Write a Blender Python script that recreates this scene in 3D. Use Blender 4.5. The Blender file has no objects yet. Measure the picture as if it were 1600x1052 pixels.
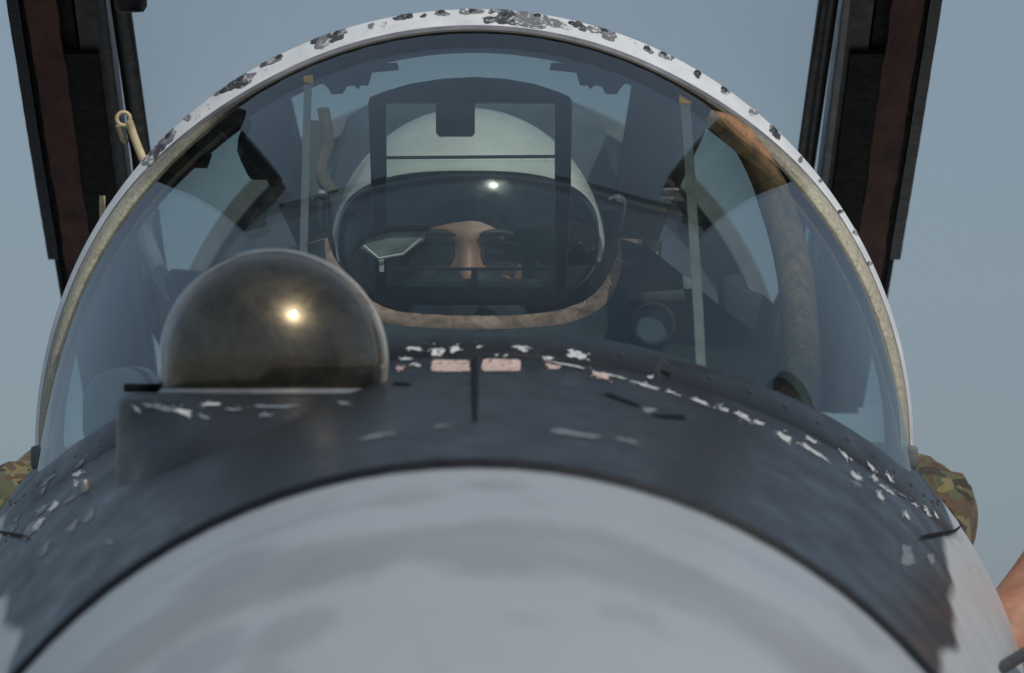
import bpy, bmesh, math, random
from mathutils import Vector, Matrix, noise
random.seed(7)
R = math.radians
sc = bpy.context.scene
COL = sc.collection

# ------------------------------------------------------------------ frame
# Everything is measured in a frame whose Y axis is the lens axis; TILT turns
# that frame so that the aircraft's nose rises slightly over a level apron.
F = 9857.0            # focal length in photo pixels (1600 wide)
CX, CY = 741.0, 526.0 # aircraft centre line / horizon of the lens in photo pixels
CAMY = -6.0
PITCH = 4.6
EYE = 1.36
TILT = Matrix.Translation((0, 0, EYE)) @ Matrix.Rotation(R(PITCH), 4, 'X')

# ------------------------------------------------------------------ camera
cam_d = bpy.data.cameras.new('camera')
cam = bpy.data.objects.new('camera', cam_d); COL.objects.link(cam)
cam_d.sensor_width = 36
cam_d.lens = 36 * F / 1600
cam_d.shift_x = (800 - CX) / 1600
cam_d.clip_start = 0.05; cam_d.clip_end = 20000
cam_d.dof.use_dof = True
cam_d.dof.focus_distance = 6.12
cam_d.dof.aperture_fstop = 13
cam.matrix_world = TILT @ Matrix.Translation((0, CAMY, 0)) @ Matrix.Rotation(R(90), 4, 'X')
sc.camera = cam

# ------------------------------------------------------------------ sky, sun, exposure
SUNDIR = (TILT.to_3x3() @ Vector((0.36, -0.55, 0.80))).normalized()
w = bpy.data.worlds.new('World'); sc.world = w; w.use_nodes = True
nt = w.node_tree
bg = nt.nodes['Background']
sky = nt.nodes.new('ShaderNodeTexSky'); sky.sky_type = 'NISHITA'; sky.sun_disc = False
sky.sun_elevation = math.asin(SUNDIR.z); sky.sun_rotation = math.atan2(SUNDIR.x, SUNDIR.y)
sky.air_density = 1.0; sky.dust_density = 2.0; sky.ozone_density = 3.0
hs = nt.nodes.new('ShaderNodeHueSaturation'); hs.inputs['Saturation'].default_value = 0.95
nt.links.new(sky.outputs[0], hs.inputs['Color'])
hz = nt.nodes.new('ShaderNodeMix'); hz.data_type = 'RGBA'     # thin even haze over the whole sky
hz.inputs[0].default_value = 0.6; hz.inputs[7].default_value = (3.0, 3.8, 4.6, 1)
nt.links.new(hs.outputs[0], hz.inputs[6]); nt.links.new(hz.outputs[2], bg.inputs['Color'])
bg.inputs['Strength'].default_value = 0.077
sun_d = bpy.data.lights.new('sun', 'SUN'); sun_d.energy = 2.4; sun_d.angle = R(1.2); sun_d.color = (1.0, 0.94, 0.84)
sun = bpy.data.objects.new('sun', sun_d); COL.objects.link(sun)
sun.matrix_world = Matrix.Translation((2, -4, 8)) @ SUNDIR.to_track_quat('Z', 'Y').to_matrix().to_4x4()
sc.view_settings.view_transform = 'Standard'; sc.view_settings.look = 'None'
sc.view_settings.gamma = 1; sc.view_settings.use_curve_mapping = False
sc.view_settings.exposure = 0.0
sc.cycles.max_bounces = 10; sc.cycles.transparent_max_bounces = 24
sc.cycles.use_denoising = True
sc.cycles.sample_clamp_indirect = 6

# ------------------------------------------------------------------ helpers
def P(px, py, y):
    d = y - CAMY
    return Vector(((px - CX) / F * d, y, (CY - py) / F * d))

def mesh_obj(name, verts, faces, mat, parent=None, smooth=True, angle=35, mats=None, fm=None):
    me = bpy.data.meshes.new(name)
    me.from_pydata([tuple(v) for v in verts], [], faces)
    bm = bmesh.new(); bm.from_mesh(me)
    bmesh.ops.recalc_face_normals(bm, faces=bm.faces)
    bm.to_mesh(me); bm.free()
    if smooth:
        me.shade_smooth()
        if angle < 180: me.set_sharp_from_angle(angle=R(angle))
    for m in (mats or [mat]): me.materials.append(m)
    if fm:
        for p, i in zip(me.polygons, fm): p.material_index = i
    o = bpy.data.objects.new(name, me); COL.objects.link(o)
    if parent: put(o, parent)
    return o

def put(o, parent):
    o.parent = parent
    top = parent
    while top.parent: top = top.parent
    if parent is top:
        o.matrix_parent_inverse = parent.get('_inv_m', None) or BASE[top.name]
    return o

BASE = {}
ROOTS = []
def thing(name, base, label, cat, group=None):
    o = bpy.data.objects.new(name, None); COL.objects.link(o)
    o.empty_display_size = 0.1
    b = Matrix.Translation(base)
    BASE[o.name] = b.inverted()
    o.matrix_world = TILT @ b
    o['label'] = label; o['category'] = cat
    if group: o['group'] = group
    return o

def grid(rows, closed_u=False, closed_v=False):
    nv = len(rows); nu = len(rows[0])
    verts = [p for r in rows for p in r]
    faces = []
    for i in range(nv if closed_v else nv - 1):
        for j in range(nu if closed_u else nu - 1):
            a = i * nu + j; b = i * nu + (j + 1) % nu
            i2 = (i + 1) % nv
            faces.append((a, b, i2 * nu + (j + 1) % nu, i2 * nu + j))
    return verts, faces

def tube(name, pts, rad, mat, parent=None, n=12, flat=1.0, caps=True):
    pts = [Vector(p) for p in pts]
    if not hasattr(rad, '__len__'): rad = [rad] * len(pts)
    rows = []; up = None
    for i, p in enumerate(pts):
        t = (pts[min(i + 1, len(pts) - 1)] - pts[max(i - 1, 0)]).normalized()
        if up is None:
            up = Vector((0, 0, 1)) if abs(t.z) < 0.9 else Vector((0, 1, 0))
        a = t.cross(up).normalized(); b = a.cross(t).normalized(); up = b
        rows.append([p + a * (rad[i] * math.cos(2 * math.pi * k / n)) + b * (rad[i] * flat * math.sin(2 * math.pi * k / n)) for k in range(n)])
    v, f = grid(rows, closed_u=True)
    if caps:
        f.append(tuple(range(n))); f.append(tuple(len(v) - n + k for k in range(n)))
    return mesh_obj(name, v, f, mat, parent)

def smooth_path(pts, n=6):
    pts = [Vector(p) for p in pts]; out = []
    for i in range(len(pts) - 1):
        p0 = pts[max(i - 1, 0)]; p1 = pts[i]; p2 = pts[i + 1]; p3 = pts[min(i + 2, len(pts) - 1)]
        for k in range(n):
            t = k / n
            out.append(0.5 * ((2 * p1) + (p2 - p0) * t + (2 * p0 - 5 * p1 + 4 * p2 - p3) * t * t + (3 * p1 - p0 - 3 * p2 + p3) * t ** 3))
    out.append(pts[-1]); return out

def bevel_obj(o, wd, seg=2):
    bm = bmesh.new(); bm.from_mesh(o.data)
    es = [e for e in bm.edges if len(e.link_faces) == 2 and e.calc_face_angle(0) > R(30)]
    bmesh.ops.bevel(bm, geom=es, offset=wd, segments=seg, affect='EDGES', profile=0.6)
    bm.to_mesh(o.data); bm.free()
    o.data.shade_smooth(); o.data.set_sharp_from_angle(angle=R(40))
    return o

def prism(name, poly, y0, y1, mat, parent=None, bev=0.0, slant=(0, 0)):
    """poly in photo pixels, taken at depth y0, pushed back to y1"""
    a = [P(px, py, y0) for px, py in poly]
    b = [Vector((p.x + slant[0], y1, p.z + slant[1])) for p in a]
    n = len(a)
    f = [tuple(range(n)), tuple(range(2 * n - 1, n - 1, -1))] + [(i, (i + 1) % n, n + (i + 1) % n, n + i) for i in range(n)]
    o = mesh_obj(name, a + b, f, mat, parent, angle=35)
    if bev: bevel_obj(o, bev)
    return o

def box(name, c, s, mat, parent=None, bev=0.0, rot=None):
    v = []
    for dx in (-.5, .5):
        for dy in (-.5, .5):
            for dz in (-.5, .5):
                q = Vector((dx * s[0], dy * s[1], dz * s[2]))
                if rot: q = rot @ q
                v.append(Vector(c) + q)
    f = [(0, 1, 3, 2), (4, 6, 7, 5), (0, 4, 5, 1), (2, 3, 7, 6), (0, 2, 6, 4), (1, 5, 7, 3)]
    o = mesh_obj(name, v, f, mat, parent, angle=35)
    if bev: bevel_obj(o, bev)
    return o

def lathe(name, prof, mat, parent=None, centre=(0, 0, 0), axis='Z', n=48, angle=35, closed=False):
    rows = []
    for r, h in prof:
        row = []
        for k in range(n):
            a = 2 * math.pi * k / n
            if axis == 'Z': q = Vector((r * math.cos(a), r * math.sin(a), h))
            elif axis == 'Y': q = Vector((r * math.cos(a), h, r * math.sin(a)))
            else: q = Vector((h, r * math.cos(a), r * math.sin(a)))
            row.append(Vector(centre) + q)
        rows.append(row)
    v, f = grid(rows, closed_u=True, closed_v=closed)
    if not closed:
        if prof[0][0] > 1e-5: f.append(tuple(range(n)))
        if prof[-1][0] > 1e-5: f.append(tuple(len(v) - n + k for k in range(n)))
    o = mesh_obj(name, v, f, mat, parent, angle=angle)
    bm = bmesh.new(); bm.from_mesh(o.data); bmesh.ops.remove_doubles(bm, verts=bm.verts, dist=1e-6)
    bmesh.ops.recalc_face_normals(bm, faces=bm.faces); bm.to_mesh(o.data); bm.free()
    return o

def lerp(a, b, t): return a + (b - a) * t
def sstep(a, b, x):
    t = max(0, min(1, (x - a) / (b - a))); return t * t * (3 - 2 * t)
def interp(tab, x):
    if x <= tab[0][0]: return tab[0][1]
    for (x0, v0), (x1, v1) in zip(tab, tab[1:]):
        if x <= x1: return lerp(v0, v1, (x - x0) / (x1 - x0))
    return tab[-1][1]

# ------------------------------------------------------------------ materials
class MB:
    def __init__(s, name):
        s.m = bpy.data.materials.new(name); s.m.use_nodes = True
        s.t = s.m.node_tree; s.n = s.t.nodes; s.b = s.n['Principled BSDF']; s.out = s.n['Material Output']
        s.tc = s.n.new('ShaderNodeTexCoord').outputs['Object']
    def link(s, a, b): s.t.links.new(a, b)
    def mapped(s, scale, loc=(0, 0, 0)):
        mp = s.n.new('ShaderNodeMapping'); s.link(s.tc, mp.inputs[0])
        mp.inputs['Scale'].default_value = scale if hasattr(scale, '__len__') else (scale,) * 3
        mp.inputs['Location'].default_value = loc
        return mp.outputs[0]
    def noise(s, scale, detail=6, rough=0.6, loc=(0, 0, 0), dist=0):
        n = s.n.new('ShaderNodeTexNoise'); s.link(s.mapped(scale, loc), n.inputs['Vector'])
        n.inputs['Scale'].default_value = 1; n.inputs['Detail'].default_value = detail
        n.inputs['Roughness'].default_value = rough; n.inputs['Distortion'].default_value = dist
        return n.outputs['Fac']
    def ramp(s, fac, stops, interp='LINEAR'):
        r = s.n.new('ShaderNodeValToRGB'); s.link(fac, r.inputs[0]); cr = r.color_ramp; cr.interpolation = interp
        while len(cr.elements) < len(stops): cr.elements.new(0.5)
        for e, (p, c) in zip(cr.elements, stops):
            e.position = p; e.color = (c, c, c, 1) if not hasattr(c, '__len__') else (*c, 1)
        return r.outputs[0]
    def mix(s, fac, a, b):
        m = s.n.new('ShaderNodeMix'); m.data_type = 'RGBA'
        for sock, v in ((m.inputs[0], fac), (m.inputs[6], a), (m.inputs[7], b)):
            if hasattr(v, 'is_linked') or hasattr(v, 'links'): s.link(v, sock)
            elif hasattr(v, '__len__'): sock.default_value = (*v, 1)
            else: sock.default_value = v
        return m.outputs[2]
    def math(s, op, a, b=0.0, c=None):
        m = s.n.new('ShaderNodeMath'); m.operation = op
        for i, v in enumerate([a, b] + ([c] if c is not None else [])):
            if hasattr(v, 'links'): s.link(v, m.inputs[i])
            else: m.inputs[i].default_value = v
        return m.outputs[0]
    def xyz(s):
        n = s.n.new('ShaderNodeSeparateXYZ'); s.link(s.tc, n.inputs[0]); return n.outputs
    def bump(s, h, strength=0.2, dist=0.002):
        b = s.n.new('ShaderNodeBump'); b.inputs['Strength'].default_value = strength; b.inputs['Distance'].default_value = dist
        s.link(h, b.inputs['Height']); s.link(b.outputs[0], s.b.inputs['Normal'])
    def set(s, **k):
        names = dict(color='Base Color', rough='Roughness', metal='Metallic', coat='Coat Weight', coatr='Coat Roughness', spec='Specular IOR Level', sheen='Sheen Weight', sss='Subsurface Weight', ior='IOR')
        for q, v in k.items():
            sock = s.b.inputs[names[q]]
            if hasattr(v, 'links'): s.link(v, sock)
            elif hasattr(v, '__len__'): sock.default_value = (*v, 1)
            else: sock.default_value = v
        return s

def simple(name, color, rough=0.5, metal=0.0, var=0.25, scale=30, **k):
    b = MB(name)
    n = b.noise(scale, 5)
    dark = tuple(c * (1 - var) for c in color); lite = tuple(min(1, c * (1 + var)) for c in color)
    b.set(color=b.ramp(n, [(0.3, dark), (0.7, lite)]), metal=metal, **k)
    r = b.ramp(b.noise(scale * 2.3, 4, loc=(3, 1, 2)), [(0.3, max(0, rough - 0.1)), (0.7, min(1, rough + 0.1))])
    b.set(rough=r)
    return b.m

def glass_mat(name, tint, dust=0.02, rough=0.0, f0=0.04, refl=0.9, edge=None):
    b = MB(name); b.n.remove(b.b)
    lw = b.n.new('ShaderNodeLayerWeight'); lw.inputs[0].default_value = 0.5
    fr = b.math('ADD', b.math('MULTIPLY', b.math('POWER', lw.outputs['Facing'], 5.0), (1 - f0) * (refl if f0 > .02 else .45)), f0)
    tr = b.n.new('ShaderNodeBsdfTransparent'); tr.inputs[0].default_value = (*tint, 1)
    if edge:      # longer path through thick glass seen at a slant
        cc = b.mix(b.ramp(lw.outputs['Facing'], [(0.62, 0), (0.80, 0.35), (0.95, 1)]), tint, edge); b.link(cc, tr.inputs[0])
    gl = b.n.new('ShaderNodeBsdfGlossy'); gl.inputs['Roughness'].default_value = rough
    gl.inputs['Color'].default_value = (0.95, 0.97, 1, 1)
    mx = b.n.new('ShaderNodeMixShader'); b.link(fr, mx.inputs[0]); b.link(tr.outputs[0], mx.inputs[1]); b.link(gl.outputs[0], mx.inputs[2])
    df = b.n.new('ShaderNodeBsdfDiffuse'); df.inputs[0].default_value = (0.55, 0.56, 0.54, 1)
    streak = b.ramp(b.noise((9, 4, 9), 7, 0.7, dist=0.8), [(0.42, 0.0), (0.58, dust), (0.75, 3.2 * dust)])
    vor = b.n.new('ShaderNodeTexVoronoi'); b.link(b.mapped(26), vor.inputs['Vector']); vor.inputs['Scale'].default_value = 1
    speck = b.ramp(vor.outputs['Distance'], [(0.0, 0.35), (0.045, 0.12), (0.06, 0.0)])
    gate = b.ramp(b.noise(21, 2, loc=(5, 2, 8)), [(0.55, 0), (0.6, 1)])
    d = b.math('ADD', streak, b.math('MULTIPLY', b.math('MULTIPLY', speck, gate), 70 * dust))
    m2 = b.n.new('ShaderNodeMixShader'); b.link(d, m2.inputs[0]); b.link(mx.outputs[0], m2.inputs[1]); b.link(df.outputs[0], m2.inputs[2])
    b.link(m2.outputs[0], b.out.inputs[0])
    return b.m

def fuselage_mat():
    b = MB('anti_glare_paint')
    x, y, z = b.xyz()
    # painted limit of the dark panel on the flanks: height falls towards the nose
    ax = b.math('ABSOLUTE', x)
    lim = b.math('ADD', b.math('MULTIPLY', y, 0.05), -0.160)
    wob = b.math('MULTIPLY', b.math('SUBTRACT', b.noise((4, 2.2, 4), 1.5, 0.5), 0.5), 0.08)
    side = b.ramp(b.math('ADD', b.math('SUBTRACT', b.math('ADD', lim, wob), z), 0.5), [(0.4965, 0), (0.5035, 1)])
    n1 = b.noise((7, 3, 7), 7, 0.65)
    dark = b.ramp(n1, [(0.2, (0.013, 0.0155, 0.019)), (0.5, (0.018, 0.021, 0.0255)), (0.85, (0.028, 0.031, 0.036))])
    # wiped streaks running with the airflow
    st = b.ramp(b.noise((60, 3.5, 60), 5, 0.7, dist=0.4), [(0.6, 0), (0.74, 1)])
    dark = b.mix(b.math('MULTIPLY', st, 0.28), dark, (0.09, 0.094, 0.10))
    chip = b.ramp(b.noise((120, 30, 120), 6, 0.7, loc=(2, 5, 1)), [(0.70, 0), (0.715, 1)])
    gate = b.ramp(b.noise(6, 3, loc=(7, 1, 3)), [(0.56, 0), (0.62, 1)])
    dark = b.mix(b.math('MULTIPLY', chip, gate), dark, (0.42, 0.43, 0.44))
    grey = b.ramp(b.noise((18, 6, 18), 7, 0.7), [(0.25, (0.26, 0.27, 0.28)), (0.42, (0.42, 0.44, 0.46)), (0.8, (0.47, 0.49, 0.51))])
    b.set(color=b.mix(side, dark, grey), spec=0.22)
    b.set(rough=b.ramp(b.noise((25, 8, 25), 5, loc=(1, 9, 4)), [(0.3, 0.28), (0.7, 0.46)]))
    b.bump(b.noise((14, 5, 14), 4, 0.5), 0.05, 0.004)
    return b.m

STAINS = [((.012, -1.90), (.030, .04), .55), ((-.155, -2.05), (.035, .06), .6), ((-.14, -1.95), (.11, .012), .4), ((-.11, -2.28), (.03, .05), .5), ((.03, -2.31), (.02, .02), .2), ((-.16, -2.25), (.03, .05), .5), ((.19, -1.93), (.06, .03), .2)]
def radome_mat():
    b = MB('radome_grey')
    x, y, z = b.xyz()
    base = b.ramp(b.noise((5, 3, 5), 6, 0.6), [(0.3, (0.315, 0.35, 0.38)), (0.7, (0.365, 0.395, 0.42))])
    # rubbed ring of old grime, blotches
    wob = b.math('MULTIPLY', b.math('SUBTRACT', b.noise((7, 4, 7), 5, 0.6, loc=(4, 4, 1)), 0.5), 0.22)
    yy = b.math('ADD', y, wob)
    ring = b.ramp(b.math('MULTIPLY', b.math('ABSOLUTE', b.math('ADD', yy, 2.14)), 1.0), [(0.05, 1), (0.085, 0)])
    ringn = b.ramp(b.noise((9, 9, 9), 6, 0.6, loc=(8, 2, 3)), [(0.25, 0.35), (0.7, 1)])
    c = b.mix(b.math('MULTIPLY', b.math('MULTIPLY', ring, ringn), 0.9), base, (0.225, 0.235, 0.245))
    blot = b.ramp(b.noise((11, 5, 11), 3, 0.5, loc=(1, 6, 2)), [(0.60, 0), (0.68, 1)])
    c = b.mix(b.math('MULTIPLY', blot, 0.4), c, (0.24, 0.25, 0.26))
    warp = b.math('MULTIPLY', b.math('SUBTRACT', b.noise((9, 6, 9), 4, 0.6, loc=(3, 8, 5)), 0.5), 1.5)
    for (cx, cy), (sx, sy), amt in STAINS:
        dx = b.math('MULTIPLY', b.math('SUBTRACT', x, cx), 1 / sx); dy = b.math('MULTIPLY', b.math('SUBTRACT', y, cy), 1 / sy)
        d = b.math('ADD', b.math('SQRT', b.math('ADD', b.math('MULTIPLY', dx, dx), b.math('MULTIPLY', dy, dy))), warp)
        c = b.mix(b.math('MULTIPLY', b.ramp(b.math('MULTIPLY', d, .5), [(0.36, 1), (0.62, 0)]), amt), c, (0.22, 0.235, 0.26))
    b.set(color=c, rough=b.ramp(b.noise(9, 4), [(0.3, 0.34), (0.7, 0.5)]), coat=0.1, coatr=0.3)
    return b.m

def frame_white():
    b = MB('chipped_white_paint')
    n = b.noise(26, 8, 0.7, loc=(2, 3, 5))
    chip = b.ramp(n, [(0.66, 0), (0.675, 1)])
    fine = b.ramp(b.noise(150, 5, 0.7), [(0.70, 0), (0.72, 1)])
    base = b.ramp(b.noise(40, 6), [(0.3, (0.58, 0.60, 0.62)), (0.7, (0.72, 0.74, 0.76))])
    c = b.mix(fine, base, (0.16, 0.16, 0.17))
    c = b.mix(chip, c, (0.13, 0.135, 0.15))
    b.set(color=c, rough=b.ramp(n, [(0.4, 0.4), (0.7, 0.65)]))
    b.bump(n, 0.25, 0.001)
    return b.m

def gasket_mat():
    b = MB('sealant_cream')
    n = b.noise((230, 230, 230), 6, 0.75)
    c = b.ramp(n, [(0.26, (0.06, 0.05, 0.035)), (0.36, (0.26, 0.24, 0.18)), (0.6, (0.48, 0.46, 0.37)), (0.8, (0.60, 0.58, 0.48))])
    x, y, z = b.xyz()
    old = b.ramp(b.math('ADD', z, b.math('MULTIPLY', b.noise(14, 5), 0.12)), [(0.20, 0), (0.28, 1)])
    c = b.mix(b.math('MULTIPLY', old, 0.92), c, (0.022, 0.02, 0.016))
    b.set(color=c, rough=0.75); b.bump(n, 0.5, 0.002)
    return b.m

def camo_mat(arm=None):
    b = MB('camouflage_cloth')
    base = (0.19, 0.16, 0.07)
    g = b.ramp(b.noise((19, 19, 22), 2.5, 0.5, dist=0.6), [(0.50, 0), (0.515, 1)])
    br = b.ramp(b.noise((22, 22, 17), 2.5, 0.5, loc=(4, 2, 7), dist=0.8), [(0.52, 0), (0.535, 1)])
    dk = b.ramp(b.noise((34, 34, 24), 2, 0.5, loc=(9, 1, 2), dist=0.6), [(0.58, 0), (0.595, 1)])
    c = b.mix(g, base, (0.085, 0.095, 0.045)); c = b.mix(br, c, (0.10, 0.058, 0.032)); c = b.mix(dk, c, (0.03, 0.022, 0.016))
    weave = b.noise(900, 2)
    b.set(color=c, rough=0.9, sheen=0.15)
    fold = b.noise((16, 16, 9), 3, 0.5, loc=(3, 3, 3), dist=1.2)
    b.bump(b.math('ADD', b.math('MULTIPLY', weave, 0.05), fold), 0.9, 0.02)
    return b.m

def skin_mat():
    b = MB('skin')
    n = b.noise(35, 6)
    c = b.ramp(n, [(0.3, (0.27, 0.12, 0.075)), (0.7, (0.42, 0.21, 0.14))])
    b.set(color=c, rough=0.5, sss=0.12); b.b.inputs['Subsurface Radius'].default_value = (0.01, 0.004, 0.002)
    b.bump(b.noise(260, 4), 0.2, 0.001)
    return b.m

def chip_mat(name, col, other=(0.03, 0.034, 0.04)):
    b = MB(name)
    n = b.noise((160, 90, 160), 7, 0.75)
    c = b.mix(b.ramp(n, [(0.40, 1), (0.47, 0)]), b.ramp(b.noise(70, 4), [(0.3, tuple(q * .75 for q in col)), (0.7, col)]), other)
    b.set(color=c, rough=0.6); b.bump(n, 0.3, 0.001)
    return b.m

def torn_mat():
    b = MB('worn_pink_brown_edging')
    n = b.noise((40, 20, 60), 8, 0.7, dist=0.5)
    c = b.ramp(n, [(0.28, (0.07, 0.04, 0.03)), (0.45, (0.27, 0.145, 0.11)), (0.62, (0.48, 0.29, 0.235)), (0.8, (0.60, 0.44, 0.37))])
    b.set(color=c, rough=0.8); b.bump(n, 0.4, 0.002)
    return b.m

def rust_mat():
    b = MB('red_brown_seal')
    n = b.noise((30, 5, 30), 7, 0.7)
    c = b.ramp(n, [(0.3, (0.022, 0.012, 0.010)), (0.55, (0.115, 0.042, 0.032)), (0.8, (0.16, 0.065, 0.05))])
    b.set(color=c, rough=0.75); b.bump(n, 0.5, 0.003)
    return b.m

def ball_mat():
    b = MB('coated_brass_dome')
    n = b.noise((22, 22, 13), 7, 0.72, dist=0.8)
    c = b.ramp(n, [(0.30, (0.030, 0.027, 0.022)), (0.45, (0.085, 0.073, 0.052)), (0.6, (0.14, 0.12, 0.08)), (0.8, (0.24, 0.19, 0.11))])
    b.set(color=c, metal=1.0, rough=b.ramp(b.noise((14, 14, 30), 5, 0.7, loc=(2, 2, 2)), [(0.3, 0.26), (0.7, 0.46)]), coat=0.35, coatr=0.10)
    return b.m

def tube_mat():
    b = MB('brown_olive_tube')
    x, y, z = b.xyz()
    n = b.noise((95, 95, 3.5), 6, 0.7, dist=0.3)
    brown = b.ramp(n, [(0.34, (0.09, 0.055, 0.028)), (0.5, (0.26, 0.135, 0.065)), (0.68, (0.42, 0.23, 0.12))])
    olive = b.ramp(n, [(0.35, (0.012, 0.014, 0.009)), (0.7, (0.034, 0.037, 0.018))])
    f = b.ramp(b.math('ADD', b.math('ADD', z, 0.5), b.math('MULTIPLY', n, 0.06)), [(0.49, 1), (0.60, 0)])
    b.set(color=b.mix(f, brown, olive), rough=0.75); b.bump(n, 0.5, 0.004)
    return b.m

M = dict(
    fus=fuselage_mat(), radome=radome_mat(), white=frame_white(), gasket=gasket_mat(), camo=camo_mat(), skin=skin_mat(),
    torn=torn_mat(), rust=rust_mat(), ball=ball_mat(), tubem=tube_mat(),
    glass=glass_mat('windscreen_glass', (0.84, 0.90, 0.885), 0.0045, refl=0.68, edge=(0.42, 0.53, 0.53)),
    cglass=glass_mat('canopy_glass', (0.992, 0.994, 0.995), 0.002, f0=0.012),
    hudglass=glass_mat('combiner_glass', (0.93, 0.95, 0.94), 0.002, f0=0.014),
    dome=glass_mat('clear_dome', (0.9, 0.88, 0.85), 0.03),
    bevel=simple('worn_grey_edge', (0.15, 0.15, 0.165), 0.5, var=.4),
    black=simple('black_matt', (0.004, 0.0045, 0.006), 0.7, spec=0.2),
    blackg=simple('black_satin', (0.005, 0.006, 0.009), 0.4, spec=0.3),
    navy=simple('cowl_cloth', (0.022, 0.034, 0.048), 0.7),
    dgrey=simple('dark_grey_metal', (0.030, 0.032, 0.036), 0.5),
    mgrey=simple('grey_metal', (0.22, 0.23, 0.24), 0.45, 0.6),
    cream=simple('cream_cord', (0.50, 0.42, 0.26), 0.6, scale=90),
    olive=simple('olive_black', (0.035, 0.038, 0.022), 0.8),
    brownblack=simple('wedge_strap_brown_black', (0.012, 0.009, 0.005), 0.85, scale=18, var=0.6, spec=0.2),
    strip=simple('foil_strip', (0.17, 0.165, 0.16), 0.5),
    orange=simple('orange_tip', (0.75, 0.33, 0.03), 0.5),
    helmet=simple('helmet_white', (0.60, 0.61, 0.56), 0.24, var=0.08, scale=24, coat=0.4),
    visor=simple('visor_shell', (0.005, 0.007, 0.012), 0.22, spec=0.4),
    mask=simple('mask_rubber', (0.020, 0.025, 0.032), 0.35),
    lens=simple('lens_grey', (0.20, 0.205, 0.19), 0.3, var=.5, scale=40),
    linew=simple('white_edge', (0.52, 0.52, 0.49), 0.5),
    barec=chip_mat('bare_worn', (0.17, 0.175, 0.185), (0.58, 0.60, 0.62)), bared=chip_mat('bare_dark', (0.05, 0.052, 0.058), (0.40, 0.41, 0.43)),
    chipw=chip_mat('chip_white', (0.62, 0.63, 0.64)), chipp=chip_mat('chip_pink', (0.70, 0.52, 0.46)), chipg=chip_mat('chip_bluegrey', (0.20, 0.23, 0.26)),
    bare=simple('bare_grey_metal', (0.14, 0.145, 0.155), 0.55, 0.3, var=0.3, scale=80),
    bulk=simple('bulkhead_veil_grey', (0.075, 0.10, 0.13), 0.6),  # blue veil of reflected sky is painted into this grey
    ledge=simple('arch_rim', (0.18, 0.19, 0.19), 0.5),
    eye=simple('eye_white', (0.6, 0.58, 0.55), 0.2, var=0.05),
    iris=simple('iris_dark', (0.03, 0.02, 0.015), 0.1),
    hair=simple('dark_hair', (0.02, 0.014, 0.01), 0.6),
    cloth=simple('trouser_cloth', (0.10, 0.10, 0.06), 0.9),
    strap=simple('tan_webbing', (0.07, 0.055, 0.028), 0.8, var=.4, scale=60),
    shade=glass_mat('sunglass_tint', (0.38, 0.42, 0.48), 0.004),
    rimm=simple('pale_glint_metal', (0.42, 0.40, 0.37), 0.4, 0.7, var=.35, scale=50),
    tyre=simple('tyre_rubber', (0.02, 0.02, 0.02), 0.8),
)

# ------------------------------------------------------------------ ground
gb = MB('concrete_apron')
gn = gb.noise(0.6, 8, 0.65)
gb.set(color=gb.ramp(gn, [(0.3, (0.20, 0.20, 0.19)), (0.7, (0.30, 0.295, 0.28))]), rough=0.85)
gb.bump(gb.noise(30, 5), 0.3, 0.004)
S = 6000
ground = mesh_obj('ground', [(-S, -S, 0), (S, -S, 0), (S, S, 0), (-S, S, 0)], [(0, 1, 2, 3)], gb.m, smooth=False)
ground['kind'] = 'structure'

# ------------------------------------------------------------------ aircraft shape functions
YJ = -1.75
def sect(y):
    w_ = interp([(YJ, .404), (0, .538), (1.7, .545), (3.4, .55)], y)
    h_ = interp([(YJ, .404), (0, .48), (1.7, .47), (3.4, .47)], y)
    c_ = interp([(YJ, -.487), (0, -.45), (1.7, -.44), (3.4, -.44)], y)
    n_ = interp([(YJ, 2.0), (0, 2.2), (3.4, 2.2)], y)
    return w_, h_, c_, n_
def zfus(x, y):
    w_, h_, c_, n_ = sect(y)
    q = min(1.0, abs(x) / w_) ** n_
    return c_ + h_ * (max(0.0, 1 - q)) ** (1 / n_)
WX, WL, WY0 = .412, .72, -.03          # windscreen base: half width, length, rear end
def elev_ws(x, y):                      # 1 on the base curve, less inside
    if y < WY0: return math.hypot(x / WX, (y - WY0) / WL)
    return abs(x) / WX
def ramp_h(x, y):
    e = elev_ws(x, y)
    fwd = sstep(WY0, WY0 - .55, y)
    return .016 * fwd * sstep(1.11, 1.0, e)
def ztop(x, y): return zfus(x, y) + ramp_h(x, y)
def hit(px, py):
    """where the line of sight through a photo pixel meets the nose skin"""
    y = YJ; prev = None
    while y < 1.2:
        p = P(px, py, y)
        w_ = sect(y)[0]
        if abs(p.x) < w_ and p.z < ztop(p.x, y):
            a, b_ = y - .01, y
            for _ in range(18):
                m = (a + b_) / 2; q = P(px, py, m)
                if q.z < ztop(q.x, m): b_ = m
                else: a = m
            return P(px, py, b_)
        y += .01
    return None

# ================================================================== FIGHTER JET
jet = thing('fighter_jet', (0, 0.6, -1.9), 'dark grey and light grey fighter jet nose with curved windscreen and raised canopy', 'aircraft')

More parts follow.
